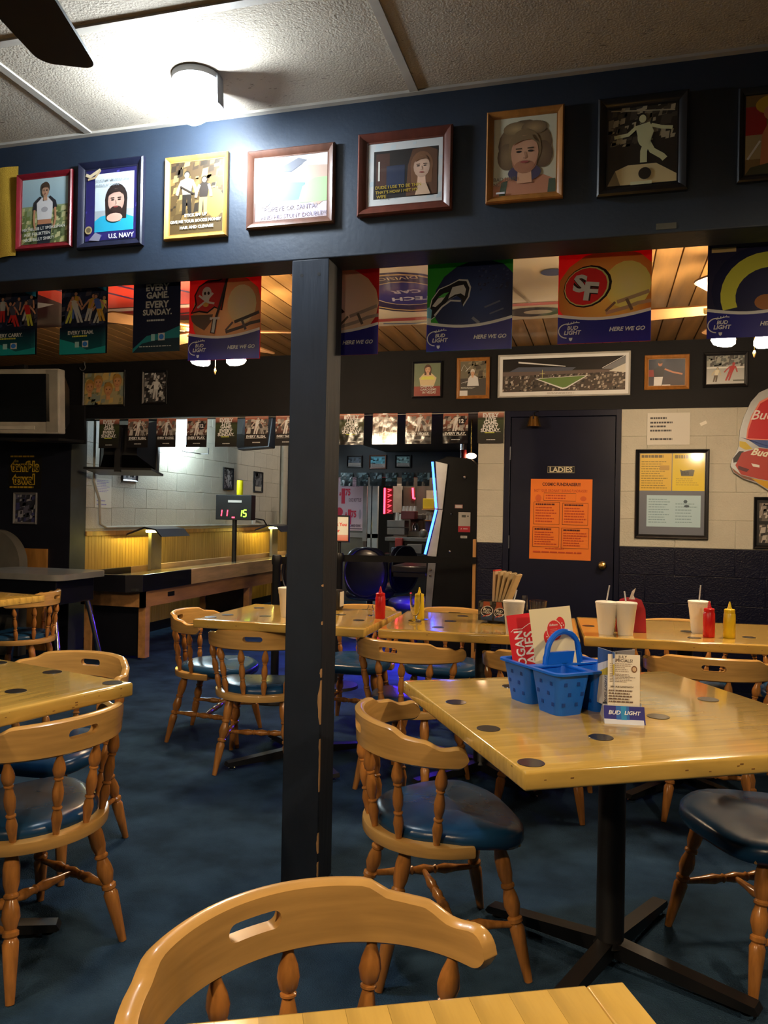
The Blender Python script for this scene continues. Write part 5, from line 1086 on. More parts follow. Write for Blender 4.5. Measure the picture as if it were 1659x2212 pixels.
# shuffleboard lamp
YL = 7.03
lt = thing('shuffleboard_lamp', 'dark metal table lamp shining down on the shuffleboard', 'lamp', (-4.35, YL, .70))
q = MB(); q.box2((-.004, -.08, 0), (.03, .11, .37)); q.build('lamp_arm', mat('brushed_arm', (.32, .29, .22), .45, metal=.4), lt)
q = MB(); q.prism([(-.18, .335), (-.17, .36), (.02, .43), (.15, .41), (.22, .335), (.205, .335), (.14, .395), (.02, .41), (-.16, .345)], -.20, .34); q.build('lamp_shade', mat('dark_blue_metal', (.03, .03, .045), .3, metal=.4), lt)
q = MB(); q.cyl((.02, -.15, .385), (.02, .29, .385), .012); q.build('lamp_tube', glow('yellow_tube', (1, .80, .14), 140), lt)
# second lamp farther down the table, and a third behind the post
lt2 = thing('shuffleboard_lamp', 'farther shuffleboard lamp whose yellow glow shows left of the post', 'lamp', (-4.35, 10.0, .70))
q = MB(); q.box2((-.004, -.08, 0), (.03, .11, .37)); q.build('lamp_arm', MATS['brushed_arm'], lt2)
q = MB(); q.prism([(-.18, .335), (-.17, .36), (.02, .43), (.15, .41), (.22, .335), (.205, .335), (.14, .395), (.02, .41), (-.16, .345)], -.20, .34); q.build('lamp_shade', MATS['dark_blue_metal'], lt2)
q = MB(); q.cyl((.02, -.15, .385), (.02, .29, .385), .012); q.build('lamp_tube', MATS['yellow_tube'], lt2)
# scoreboard
r = rectD(466, 543, 1069, 1123, 8.5)
sc_ = thing('scoreboard', 'black electronic scoreboard on a pole reading 11 and 15', 'scoreboard', ((r[0]+r[1])/2, 8.5, .70)); w_, h_ = r[1]-r[0], r[3]-r[2]; zc_ = (r[2]+r[3])/2-.70
q = MB(); q.box((0, .06, zc_), (w_, .12, h_), bev=.006); q.build('housing', mat('scoreboard_black', (.014, .014, .015), .5), sc_)
q = MB(); q.cyl((-.01, .06, 0), (-.01, .06, zc_-h_/2), .028); q.build('pole', BLACKM, sc_)
SEG = {'1': 'bc', '5': 'afgcd'}
def digit(q, x, z, s, ch):
    w2, h2, t = .5*s, s, .16*s; G_ = {'a': ((0, h2), (w2, h2)), 'b': ((w2, h2), (w2, h2/2)), 'c': ((w2, h2/2), (w2, 0)), 'd': ((0, 0), (w2, 0)), 'e': ((0, 0), (0, h2/2)), 'f': ((0, h2/2), (0, h2)), 'g': ((0, h2/2), (w2, h2/2))}
    for k_ in SEG[ch]:
        (a0, b0), (a1, b1) = G_[k_]; dx = .12
        q.box((x+(a0+a1)/2+dx*(b0+b1)/2, -.002, z+(b0+b1)/2), (max(t, abs(a1-a0)*.86), .003, max(t, abs(b1-b0)*.86)), (0, math.atan(dx) if k_ in 'bcef' else 0, 0))
q = MB(); digit(q, -w_*.42, zc_-h_*.36, h_*.26, '1'); digit(q, -w_*.26, zc_-h_*.36, h_*.26, '1'); d1 = q.build('red_digits', glow('red_led', (1, .04, .08), 6), sc_, smooth=0); d1['label'] = 'red lit number 11'
q = MB(); digit(q, w_*.14, zc_-h_*.36, h_*.26, '1'); digit(q, w_*.27, zc_-h_*.36, h_*.26, '5'); d2 = q.build('green_digits', glow('green_led', (.35, .9, .05), 4), sc_, smooth=0); d2['label'] = 'green lit number 15'
q = MB(); q.box((0, -.002, zc_-h_*.40), (w_*.08, .003, h_*.05)); q.build('indicator', MATS['red_led'], sc_, smooth=0)
q = MB(); q.box((w_*.04, -.002, zc_+h_*.24), (w_*.38, .003, h_*.09)); q.build('name_strip', WHITEP, sc_, smooth=0)
p = onD(518, 1069, 8.56); q = MB(); q.lathe((p.x, 8.56, r[3]), (p.x, 8.56, r[3]+.175), [(0, .036), (.05, .037), (.93, .037), (.96, .034), (1, .034)], 20); tag(q.build('canister', mat('yellow_can', (.85, .75, .01), .4)), 'bright yellow canister standing on the scoreboard', 'canister')
# hanging televisions
def crt(label, x, y, z, rz, rx, w, h, d, m, sm_, name='television'):
    t = thing(name, label, 'television', (x, y, z), (rx, 0, rz))
    q = MB(); q.box((0, .05, 0), (w, .10, h), bev=.012); q.build('front_shell', m, t)
    q = MB(); a, b_ = w/2*.95, h/2*.92; c, e = w/2*.55, h/2*.55
    q.add([(-a, .1, -b_), (a, .1, -b_), (a, .1, b_), (-a, .1, b_), (-c, d, -e), (c, d, -e), (c, d, e), (-c, d, e)], [[0, 1, 5, 4], [1, 2, 6, 5], [2, 3, 7, 6], [3, 0, 4, 7], [4, 5, 6, 7]]); q.build('rear_shell', BLACKP, t, smooth=0)
    q = MB(); q.box((0, -.001, h*.05), (w*.78, .006, h*.74), bev=.002); q.build('screen', sm_, t); return t
SCRN = mat('dark_screen', (.006, .007, .008), .06, spec=.6)
tvl = crt('silver framed old television hanging on the wall at the left edge', onD(62, 866, 5.35).x-.11, 5.35, onD(62, 866, 5.35).z, math.radians(8), math.radians(3), .72, .52, .45, SILVER, SCRN)
q = MB(); q.box((.0, -.004, -.212), (.30, .008, .03), bev=.002); q.build('control_strip', mat('silver_light', (.42, .40, .34), .35), tvl)
q = MB(); q.box((.36-.06, -.001, 0), (.10, .006, .5), bev=.002); q.build('speaker_grille', mat('silver_grille', (.22, .21, .18), .5), tvl)
q = MB(); q.box((-.02, .06, .285), (.11, .05, .04), bev=.012); tag(q.build('set_top_sensor', BLACKP, None, tvl.location), 'small black box on top of the silver television', 'sensor')
q = MB(); q.box((0, .3, -.30), (.6, .42, .02)); q.box((0, .62, -.15), (.5, .03, .34)); q.build('wall_shelf', BLACKM, tvl, smooth=0)
p1 = onD(264, 958, 6.55)
tv1 = crt('black television on a wall bracket behind the first small pennants', p1.x+.07, 6.60, p1.z-.02, math.radians(198), math.radians(4), .54, .50, .36, BLACKP, SCRN)
q = MB(); q.box((0, .2, -.27), (.60, .46, .02)); q.box((0, .42, -.1), (.05, .05, .4)); q.build('bracket', BLACKM, tv1, smooth=0)
p2 = onD(565, 938, 9.0)
tv2 = crt('second black television hanging farther back, left of the post', p2.x, 9.0, p2.z+.03, math.radians(150), math.radians(8), .66, .46, .40, mat('dark_grey_tv', (.035, .035, .04), .5), SCRN)
q = MB(); q.cyl((0, .2, .2), (0, .2, .75), .02); q.build('ceiling_bracket', BLACKM, tv2)
# cool oval lamp on the side wall
pl_ = onX(415, 925, XL+.22); wlp = thing('wall_lamp', 'glaring cool white oval lamp high on the block wall behind the pennants', 'lamp', (XL+.22, pl_.y, pl_.z))
q = MB(); sphere(q, (0, 0, 0), .16, 16, 8, sz=1.55); q.build('lamp_glass', glow('cool_lens', (.72, .92, 1.0), estr(P_FLUO, .42)), wlp)
q = MB(); q.tube([(-.2, 0, .2), (.02, 0, .27)], .015); q.build('lamp_bracket', BLACKM, wlp)
q = MB(); q.tube([(0, -.2, -.27), (0, .2, -.27), (.1, .2, -.27), (.1, .2, -.2)], .006, 6); q.build('wire_guard', BLACKM, wlp)
# fluorescent strips of the shuffleboard room (on its ceiling)
for i, yy in enumerate((7.6, 10.0)):
    t = thing('fluorescent_fixture', ['fluorescent ceiling fixture over the near half of the shuffleboard', 'fluorescent ceiling fixture over the far half of the shuffleboard'][i], 'lamp', (-3.3, yy, 2.95))
    q = MB(); q.box((0, 0, -.03), (.16, 1.2, .06)); q.build('housing', mat('white_metal', (.5, .5, .5), .5), t)
    q = MB(); q.cyl((0, -.56, -.075), (0, .56, -.075), .016); q.build('tube', glow('cool_tube', (.92, .96, 1), estr(20, .11)), t)
# small frames and note on the side wall, conduit
GW = 'small frames on the block wall'
for lab, L_, R_, T_, B_, dr_ in (('tiny black framed photo under the first hanging television', 262, 295, 1012, 1040, lambda p: (p.rect(0, 0, 1, 1, G(150, 150, 156)), p.crowd(0, .2, 1, .9, 20, [G(90, 90, 96), G(190, 190, 190)], .1, 2))), ('tall black framed photo left of the yellow canister', 481, 502, 1010, 1058, d_bw), ('tall black framed photo right of the yellow canister', 547, 566, 1019, 1064, lambda p: (p.rect(0, 0, 1, 1, G(70, 74, 78)), p.crowd(0, .2, 1, 1, 20, [G(110, 114, 118), G(40, 40, 44)], .15, 5), p.rect(.1, 0, .9, .25, G(196, 190, 170))))):
    picture('wall_photo', lab, 'picture', rectX(L_, R_, T_, B_, XL), XL, F_BLACK, .022, .02, dr_, axis='X', group=GW)
sheet('paper_note', 'white paper note taped to the block wall near the opening', 'notice', rectX(205, 240, 1033, 1097, XL), XL, lambda p: (p.rect(0, 0, 1, 1, G(214, 210, 196)), p.dashes(.1, .52, .9, .95, 8, G(150, 140, 190), .4), p.dashes(.1, .05, .7, .3, 2, G(150, 140, 190), .3)), G(214, 210, 196), axis='X')
q = MB(); y_ = DW+.3; q.tube([(XL+.03, y_, 2.2), (XL+.03, y_, 1.55), (XL+.03, y_+.09, 1.38), (XL+.03, y_+.10, 1.24), (XL+.03, y_+.11, zw1+.07), (XL+.03, y_+.2, zw1+.035), (XL+.03, 11.0, zw1+.035)], .013, 8); tag(q.build('conduit', mat('painted_conduit', (.42, .40, .33), .45)), 'painted conduit running along the top of the yellow wainscot', 'conduit')
p = onX(608, 1050, XL+.02); q = MB(); q.cyl((XL+.03, p.y, zw1), (XL+.03, p.y, 2.9), .02); tag(q.build('riser_pipe', MATS['painted_conduit']), 'vertical pipe on the block wall just left of the post', 'pipe')
p = onX(546, 1120, XL); q = MB(); q.tube([(XL+.02, p.y, p.z), (XL+.05, p.y+.25, p.z-.02), (XL+.06, p.y+.5, p.z-.2), (XL+.06, p.y+.52, .72)], .010, 6); tag(q.build('power_cable', BLACKP), 'black power cable hanging from the wall outlet beside the scoreboard', 'cable')
q = MB(); q.box((XL+.012, p.y, p.z), (.02, .09, .16), bev=.004); tag(q.build('wall_outlet', WHITEP), 'white wall outlet beside the scoreboard', 'outlet')

# ================================================================== left end of the door wall
TL = rectD(20, 90, 983, 1056, DW)
def d_towel(p):
    p.rect(0, 0, 1, 1, G(18, 16, 14)); Y_ = G(196, 160, 40); p.dashes(.04, .93, .96, .99, 1, Y_, .8); p.dashes(.03, .02, .95, .08, 1, Y_, .8); K = G(12, 12, 12)
    p.text('the', .22, .83, .14, Y_, bold=.03); p.text('terrible', .5, .66, .90, Y_, height=.34, bold=.10); p.text('terrible', .5, .66, .84, K, height=.28, bold=.0); p.text('towel', .46, .28, .70, Y_, height=.34, bold=.10); p.text('towel', .46, .28, .64, K, height=.28, bold=.0)
sheet('towel', 'black souvenir towel with gold outlined lettering pinned to the dark wall', 'towel', TL, DW, d_towel, G(18, 16, 14))
picture('framed_picture', 'small silver framed photo hanging below the souvenir towel', 'picture', rectD(31, 81, 1064, 1132, DW), DW, F_GREY, .02, .02, lambda p: (p.rect(0, 0, 1, 1, G(44, 46, 60)), p.crowd(0, 0, 1, 1, 50, [G(90, 90, 110), G(60, 60, 110), G(150, 150, 160), G(40, 40, 50)], .1, 4)))
r = rectD(-60, 103, 1183, 1330, DW); q = MB(); q.box2((r[0], DW-.02, 0), (r[1], DW, r[3]), bev=.003); struct(q.build('trim_3', OAK))
q = MB(); q.box2((XL-.20, DW-.05, 0), (XL-.03, DW, ZOP)); 
p = onD(172, 770, DW-.06); q = MB(); pts = [(p.x+.02, DW-.03, p.z+.02), (p.x+.03, DW-.03, p.z-.04)]+[(p.x+.01+.03*math.cos(a_), DW-.03, p.z-.09+.03*math.sin(a_)) for a_ in [math.radians(x) for x in range(40, -200, -24)]]; q.tube(pts, .004, 6); tag(q.build('wall_hook', mat('dull_steel', (.3, .3, .3), .4, metal=.8)), 'bent metal hook on the dark wall above the faces drawing', 'hook')
# grey game console with round top edge on chrome legs, dome behind
cz = .80; c0 = onZ(128, 1243, cz); gc = thing('game_console', 'grey topped game table on slanted chrome legs at the left edge', 'game table', (c0.x-.45, c0.y+.30, 0))
GREYL = mat('grey_laminate', (.20, .20, .19), .3, coat=.2)
q = MB(); R_ = rrect(.90, .60, .08); q.prism([(x, y) for x, y in R_], cz-.045, cz, 'z'); q.build('console_top', GREYL, gc)
q = MB(); q.box((0, 0, cz-.14), (.74, .46, .19), bev=.01); q.build('console_body', BLKL, gc)
for sx in (-1, 1):
    for sy in (-1, 1): q = MB(); q.cyl((sx*.33, sy*.2, cz-.23), (sx*.45, sy*.26, 0), .02); q.build('leg', CHROME, gc)
dm_ = onD(-12, 1235, 5.75); q = MB(); vs = []; n = 24; poly = [(.30*math.cos(PI*i/n), .30*math.sin(PI*i/n)*1.0) for i in range(n+1)]; poly = [(x, z) for x, z in poly]+[(-.30, -.78), (.30, -.78)]; q.prism(poly, -.05, .05)
tag(q.build('folding_screen', mat('grey_felt', (.11, .105, .09), .8), None, (dm_.x, 5.75, .80)), 'round topped grey panel standing behind the game table', 'panel')

# ================================================================== stanchions
def stanchion(label, x, y, sign=None):
    t = thing('stanchion', label, 'stanchion', (x, y, 0), group='belt stanchions')
    q = MB(); q.lathe((0, 0, 0), (0, 0, .04), [(0, .16), (.5, .155), (1, .05)], 24); q.build('base', BLACKM, t)
    q = MB(); q.lathe((0, 0, .03), (0, 0, 1.0), [(0, .028), (.93, .028), (.94, .034), (.99, .034), (1, .03)], 18); q.build('pole', BLACKM, t); return t
s1 = onD(598, 1200, 5.05); stanchion('black belt stanchion just left of the timber post', s1.x, 5.05)
s2 = onD(733, 1190, 5.6); t2 = stanchion('black stanchion with a sign frame just right of the timber post', s2.x, 5.6)
q = MB(); q.cyl((0, 0, .99), (0, 0, 1.08), .012); q.build('sign_neck', BLACKM, t2)
pw_, ph_ = .20, .20; obj('sign_frame', frame_mesh(pw_, ph_, .012, .02, F_BLACK), t2, (-.02, 0, 1.18))
sp = Print(pw_-.02, ph_-.02, G(240, 230, 214)); sp.rect(0, 0, 1, 1, G(226, 130, 110), G(244, 236, 226)); sp.rect(0, .25, 1, 1, G(244, 234, 222)); sp.text('Thank You', .5, .68, .84, G(226, 70, 50), bold=.04); sp.text('For', .5, .42, .26, G(226, 70, 50), bold=.04); sp.build('sign_print', mat('lit_print', (1, 1, 1), .5, attr=True), t2, (-.02, -.006, 1.18))
BELT = mat('black_belt', (.006, .006, .007), .8, spec=.2)
q = MB(); a = Vector((s1.x, 5.05, .96)); b_ = Vector((s2.x, 5.6, .96)); c = Vector((XOR+.01, DW-.03, .95))
def ribbon(a, b_): q = MB(); q.add([a+Vector((0, 0, .025)), b_+Vector((0, 0, .025)), b_-Vector((0, 0, .025)), a-Vector((0, 0, .025)), a+Vector((0, .003, .025)), b_+Vector((0, .003, .025)), b_+Vector((0, .003, -.025)), a+Vector((0, .003, -.025))], [[0, 1, 2, 3], [4, 7, 6, 5], [0, 4, 5, 1], [3, 2, 6, 7], [1, 5, 6, 2], [0, 3, 7, 4]]); return q
tag(ribbon(a, b_).build('barrier_belt', BELT, smooth=0), 'black barrier belt stretched behind the timber post', 'belt')
tag(ribbon(b_, c).build('barrier_belt', BELT, smooth=0), 'black barrier belt stretched from the sign stanchion to the oak corner strip', 'belt')

# ================================================================== upright game machine with blue light strip
DM = 6.50
def mp(px, py): w = onD(px, py, DM); return (w.x, w.z)
mc = thing('game_machine', 'tall black upright game machine with silver bow tie trim and blue light strip', 'game machine', (-1.2, DM, 0))
def loc(P_): return [(x+1.2, z) for x, z in P_]
side = loc([mp(940, 998), mp(968, 985), mp(1018, 992), mp(1036, 1010)]+[mp(1032, 1160)])
zb0 = 0.0; body = side+[(mp(1026, 1300)[0]+1.2, 0), (mp(914, 1300)[0]+1.2, 0)]+loc([mp(917, 1310), mp(922, 1200), mp(946, 1098)])
q = MB(); q.prism(body, 0, .62); q.build('cabinet', mat('machine_black', (.0045, .0045, .005), .5, spec=.2), mc, smooth=0)
TRIMS = mat('brushed_silver', (.50, .50, .49), .35, metal=.3)
q = MB(); q.prism(loc([mp(942, 997), mp(968, 1003), mp(957, 1099), mp(948, 1099)]), -.02, .0); q.build('upper_trim', TRIMS, mc, smooth=0)
q = MB(); q.prism(loc([mp(948, 1101), mp(957, 1101), mp(943, 1203), mp(924, 1200)]), -.02, .0); q.build('lower_trim', TRIMS, mc, smooth=0)
q = MB(); q.prism(loc([mp(926, 1205), mp(943, 1207), mp(930, 1340), mp(917, 1340)]), -.015, .0); q.build('base_trim', mat('dull_silver', (.20, .20, .21), .4, metal=.5), mc, smooth=0)
BLUEL = glow('blue_led', (.02, .07, 1.0), 14)
for a_, b2 in (((938, 998), (946, 1098)), ((946, 1101), (922, 1197))):
    a3, b3 = loc([mp(*a_), mp(*b2)]); q = MB(); q.cyl((a3[0]-.012, -.016, a3[1]), (b3[0]-.012, -.016, b3[1]), .010, 10); q.build('light_strip', BLUEL, mc)
for px, py, rr_ in ((1004, 1031, .014), (975, 1110, .008), (972, 1191, .009)):
    x, z = loc([mp(px, py)])[0]; q = MB(); q.lathe((x, 0, z), (x, -.012, z), [(0, rr_), (.8, rr_*.9), (1, rr_*.5)], 14); q.build('lock', CHROME, mc)
x, z = loc([mp(1003, 1128)])[0]; cp = Print(.10, .165, G(206, 200, 190)); cp.rect(0, .30, 1, 1, G(206, 200, 188)); cp.rect(.28, .74, .62, .86, G(90, 92, 84)); cp.ell(.8, .80, .06, .04, G(70, 70, 66)); cp.rect(0, 0, 1, .30, G(200, 44, 56)); cp.text('A', .26, .17, .12, G(240, 226, 220), bold=.03); cp.dashes(.42, .12, .85, .22, 1, G(236, 200, 196), .5); cp.build('instruction_card', PRINT, mc, (x, -.003, z))
x, z = loc([mp(991, 1094)])[0]; cp = Print(.065, .03, G(206, 150, 140)); cp.rect(.08, .16, .92, .84, G(226, 220, 212)); cp.build('sticker', PRINT, mc, (x, -.003, z))
x, z = loc([mp(1002, 1160)])[0]; cp = Print(.055, .02, G(214, 210, 200)); cp.dashes(.1, .3, .9, .7, 1, G(60, 60, 60), .6); cp.build('sticker', PRINT, mc, (x, -.003, z))
for pz in (1230, 1243):
    x, z = loc([mp(931, pz)])[0]; q = MB(); q.lathe((x, -.015, z), (x, -.03, z), [(0, .012), (1, .008)], 12); q.build('button', CHROME, mc)
q = MB(); q.box2((mp(917, 1310)[0]+1.2-.30, .03, .80), (mp(922, 1230)[0]+1.2, .5, .86), bev=.01); q.build('control_shelf', BLKL, mc)
xg = mp(917, 1310)[0]+1.2; q = MB(); q.box2((xg-.28, .05, .788), (xg-.02, .48, .799)); q.build('violet_fill_bar', glow('violet_fill', (.09, .03, 1.0), 170), mc, smooth=0)  # unseen light bar added to throw the violet pool on the floor
for a_, b2 in (((xg-.30, .03), (xg-.285, .5)), ((xg-.30, .03), (xg, .045)), ((xg-.30, .485), (xg, .5))):
    q = MB(); q.box2((*a_, .765), (*b2, .80)); q.build('glow_screen', BLKL, mc, smooth=0)  # strips added to screen the glowing bar from the side
# warm lamp and bottle on top of the machine
p = onD(1018, 985, 6.62); t = thing('small_lamp', 'small warm lamp beside the bottle above the game machine', 'lamp', (p.x, 6.62, p.z))
q = MB(); sphere(q, (0, 0, 0), .045, 12, 6, sz=.55); q.build('lamp_glass', glow('peach_lens', (1, .62, .36), 14), t)
q = MB(); q.cyl((0, 0, .02), (0, 0, ZOP-p.z), .006); q.build('lamp_stem', BRASS, t)
p = onD(1001, 990, 6.62); t = thing('bottle', 'red labelled bottle standing on top of the game machine', 'bottle', (p.x, 6.62, p.z))
q = MB(); q.lathe((0, 0, 0), (0, 0, .115), [(0, .026), (.7, .026), (.85, .02), (1, .02)], 14); q.build('bottle_body', mat('dark_red_label', (.22, .02, .025), .4), t)
q = MB(); q.lathe((0, 0, .07), (0, 0, .13), [(0, .027), (.8, .027), (1, .018)], 14); q.build('foil_top', CHROME, t)

# ================================================================== lounge chairs behind the row of tables
LVIN = mat('black_blue_leather', (.012, .012, .022), .28, coat=.2)
def cushion(q, w, d, h, c, e=.8):
    n, m = 24, 10; vs = []; fs = []
    for i in range(m+1):
        a = -PI/2+PI*i/m
        for k_ in range(n):
            t = 2*PI*k_/n; f = lambda v, p_: math.copysign(abs(v)**p_, v)
            vs.append((c[0]+w/2*f(math.cos(a), .6)*f(math.cos(t), e), c[1]+d/2*f(math.cos(a), .6)*f(math.sin(t), e), c[2]+h/2*f(math.sin(a), .8)))
    for i in range(m):
        for k_ in range(n): k2 = (k_+1) % n; fs.append([i*n+k_, i*n+k2, (i+1)*n+k2, (i+1)*n+k_])
    q.add(vs, fs)
def lounge(label, x, y, rz, piping=True):
    t = thing('lounge_chair', label, 'chair', (x, y, 0), (0, 0, rz), 'black lounge chairs by the game machine')
    q = MB(); cushion(q, .50, .50, .13, (0, 0, .46)); q.build('seat', LVIN, t)
    q = MB(); cushion(q, .46, .10, .52, (0, -.24, .70), 1.0); bk = q.build('backrest', LVIN, t)
    ring = [(.215*math.cos(a), -.24-.035, .70+.245*math.sin(a)) for a in [2*PI*i/24 for i in range(24)]]; q = MB(); q.tube(ring, .010, 6, True); q.build('piping', LVIN, bk)
    q = MB(); q.lathe((0, 0, .03), (0, 0, .40), [(0, .05), (.1, .03), (1, .03)], 14); q.build('pedestal', BLACKM, t)
    q = MB(); q.lathe((0, 0, 0), (0, 0, .04), [(0, .24), (.4, .24), (1, .05)], 28); q.build('base', CHROME, t); return t
p = onD(788, 1240, 7.75); lounge('black round backed lounge chair right of the post, seen from behind', p.x, 7.95, .10)
p = onD(862, 1240, 8.5); lounge('black lounge chair seen edge-on behind the red bottle', p.x-.15, 8.55, math.radians(62))
p = onD(735, 1260, 7.4); lounge('black lounge chair mostly hidden behind the timber post', p.x-.32, 7.55, -.2)
p = onD(905, 1290, 7.2); lounge('black lounge chair whose seat shows behind the beer glass', p.x-.05, 7.25, math.radians(120))

# ================================================================== bar at the far end
DF = 9.9; GF = 'team photos on the far fascia'
for lab, L_, R_, T_, B_, c_ in (('dark framed team photo, left of the three on the far fascia', 750, 783, 984, 1010, G(70, 80, 96)), ('brown framed team photo, middle of the three on the far fascia', 798, 835, 983, 1013, G(80, 150, 170)), ('dark framed glaring team photo, right of the three on the far fascia', 854, 888, 983, 1011, G(130, 160, 160))):
    picture('team_photo', lab, 'picture', rectD(L_, R_, T_, B_, DF), DF, F_BROWN if 'brown' in lab else F_BLACK, .02, .02, (lambda cc_: lambda p: (p.rect(0, 0, 1, 1, cc_), p.crowd(0, .3, 1, .9, 20, [tuple(x*.4 for x in cc_), tuple(min(1, x*1.6) for x in cc_)], .1, 4), p.rect(0, 0, 1, .35, G(150, 140, 136)), p.dashes(.1, .05, .9, .3, 2, G(90, 84, 84), .4)))(c_), group=GF)
FL_ = ['first small foil pennant from the left on the far fascia', 'second small foil pennant from the left on the far fascia', 'third small foil pennant from the left on the far fascia, shining', 'green small foil pennant on the far fascia', 'fifth small foil pennant from the left on the far fascia', 'small foil pennant on the far fascia nearest the game machine']
for i, (L_, R_) in enumerate(((736, 762), (770, 795), (799, 825), (833, 858), (868, 894), (902, 928))):
    sheet('foil_pennant', FL_[i], 'pennant', rectD(L_, R_, 1021, 1050, DF-.02), DF-.02, (lambda k_: lambda p: (p.rect(0, 0, 1, 1, G(20, 40, 34) if k_ == 3 else G(30, 40, 46)), p.crowd(0, .35, 1, 1, 16, [G(70, 90, 96), G(120, 140, 150), G(40, 50, 56)], .14, k_), p.rect(0, 0, 1, .3, G(20, 26, 30))))(i), G(30, 40, 46), PRINTW, group='foil pennants on the far fascia', lean=math.radians(-3))
# happy hour poster
def d_happy(p):
    p.rect(0, 0, 1, 1, G(214, 190, 206), G(200, 186, 212)); R_ = G(196, 40, 76); K = G(84, 60, 84)
    p.text('THE', .10, .955, .12, K); p.text('HAPPY HOUR', .60, .95, .56, K, height=.05, bold=.03); p.line([(.2, .905), (.9, .90)], .006, K); p.text('MON - FRI  3:30 - 6:30', .52, .82, .66, G(120, 84, 130), height=.05)
    p.text('$', .12, .665, .08, R_, bold=.05); p.text('1', .24, .63, .14, R_, height=.28, bold=.06); p.text('75', .42, .70, .2, R_, height=.13, bold=.05); p.text('12OZ BOTTLES', .70, .56, .48, K, height=.06, bold=.02)
    p.ell(.1, .34, .14, .08, R_); p.text('$', .36, .30, .08, R_, bold=.05); p.text('1', .5, .25, .13, R_, height=.27, bold=.06); p.text('75', .66, .30, .2, R_, height=.13, bold=.05); p.text('WELL MIXED DRINKS', .68, .09, .5, K, height=.05, bold=.02); p.ell(.9, .30, .05, .09, G(160, 150, 170)); p.line([(.45, .035), (.98, .035)], .012, K)
rP = rectD(728, 784, 1028, 1146, YE); sheet('poster', 'large pink and white happy hour poster at the far end', 'poster', rP, YE, d_happy, G(210, 190, 206), group=None)
q = MB(); q.box2((rP[1]+.01, YE-.03, rP[2]-.15), (rP[1]+.07, YE+.0, rP[3]+.1)); q.box2((rP[0]-.1, YE-.03, rP[2]-.10), (rP[1]+.01, YE, rP[2]-.03)); struct(q.build('trim_4', mat('grey_window_trim', (.25, .25, .27), .5), smooth=0))
x0 = onD(796, 1060, YE-.2).x; x1 = onD(817, 1060, YE-.2).x
dw_ = MB(); dw_.box2((x0, YE-.22, 0), (x0+.05, YE-.16, 2.1)); dw_.box2((x1-.08, YE-.22, 0), (x1, YE-.16, 2.1)); dw_.box2((x0, YE-.22, 0.95), (x1, YE-.17, 1.01)); dd = struct(dw_.build('door_2', mat('white_aluminium', (.42, .45, .47), .4), smooth=0))
q = MB(); q.box2((x0+.05, YE-.20, 0), (x1-.08, YE-.19, 2.1)); q.build('pane', mat('dark_pane', (.03, .04, .05), .1), dd, smooth=0)
# bar counter with equipment
bc0 = onD(832, 1160, 10.6); bc1 = onD(960, 1160, 10.6)
bt = thing('bar_counter', 'dark bar counter with grey edge at the far end', 'counter', ((bc0.x+bc1.x)/2, 10.85, 0)); wbar = bc1.x-bc0.x
q = MB(); q.box2((-wbar/2, -.27, .93), (wbar/2+.6, .3, .985), bev=.01); q.build('counter_top', mat('grey_counter', (.16, .15, .14), .3), bt)
q = MB(); q.box2((-wbar/2+.05, -.2, 0), (wbar/2+.55, .25, .93)); q.build('counter_body', BLACKM, bt)
zs_ = onD(880, 1196.5, 10.45).z; q = MB(); q.box2((-wbar/2+.05, -.45, zs_-.02), (wbar/2+.3, -.2, zs_)); q.build('front_shelf', BLACKM, bt)
def eq(name, label, cat, px0, px1, py0, py1, D, m, dep=.25):
    x0, x1, z0, z1 = rectD(px0, px1, py0, py1, D); q = MB(); q.box2((x0, D, z0), (x1, D+dep, z1), bev=.008); return tag(q.build(name, m), label, cat)
STEEL = mat('steel_box', (.17, .155, .145), .4, metal=.3)
t = thing('drawer_unit', 'grey two drawer steel unit on the bar counter', 'drawer unit', (0, 0, 0))
for py0, py1 in ((1124, 1139), (1140, 1155)):
    x0, x1, z0, z1 = rectD(836, 874, py0, py1, 10.65); q = MB(); q.box2((x0, 10.65, z0), (x1, 10.9, z1), bev=.006); q.build('drawer', STEEL, t)
x0, x1, z0, z1 = rectD(880, 912, 1106, 1156, 10.9); t = thing('coffee_machine', 'steel and red coffee machine on the bar counter', 'machine', ((x0+x1)/2, 10.90, .985)); w2 = x1-x0; h2 = z1-z0
q = MB(); q.box((0, .1, h2*.12), (w2, .24, h2*.24), bev=.01); q.build('machine_base', STEEL, t)
q = MB(); q.box((0, .17, h2*.5), (w2*.9, .1, h2*.6), bev=.01); q.build('machine_column', mat('brown_machine', (.14, .07, .05), .4), t)
q = MB(); q.box((0, .1, h2*.88), (w2*1.1, .24, h2*.24), bev=.02); q.build('machine_head', STEEL, t)
q = MB(); q.lathe((0, .05, h2*.24), (0, .05, h2*.6), [(0, .05), (.6, .055), (1, .03)], 14); q.build('glass_pot', CHROME, t)
t = thing('cup_tray', 'red tray of upturned cups on top of the coffee machine', 'tray', (0, 0, 0)); x0, x1, z0, z1 = rectD(866, 896, 1104, 1122, 10.7); q = MB(); q.box2((x0, 10.7, z0), (x1, 10.9, z1), bev=.01); q.build('tray', mat('dark_red_tray', (.16, .02, .02), .4), t)
for i, px in enumerate((872, 880, 888, 896)):
    w = onD(px, 1104, 10.75); q = MB(); q.lathe((w.x, 10.78, w.z), (w.x, 10.78, w.z+.07), [(0, .028), (1, .022)], 10); q.build('cup', WHITEP, t)
q = MB(); w0 = onD(906, 1113, 10.72); sphere(q, (w0.x+.06, 10.72, 1.043), .06, 14, 8); tag(q.build('steel_pot', STEEL), 'round grey steel pot at the right side of the coffee machine', 'pot')
GBR = 'cups and bottles at the bar'
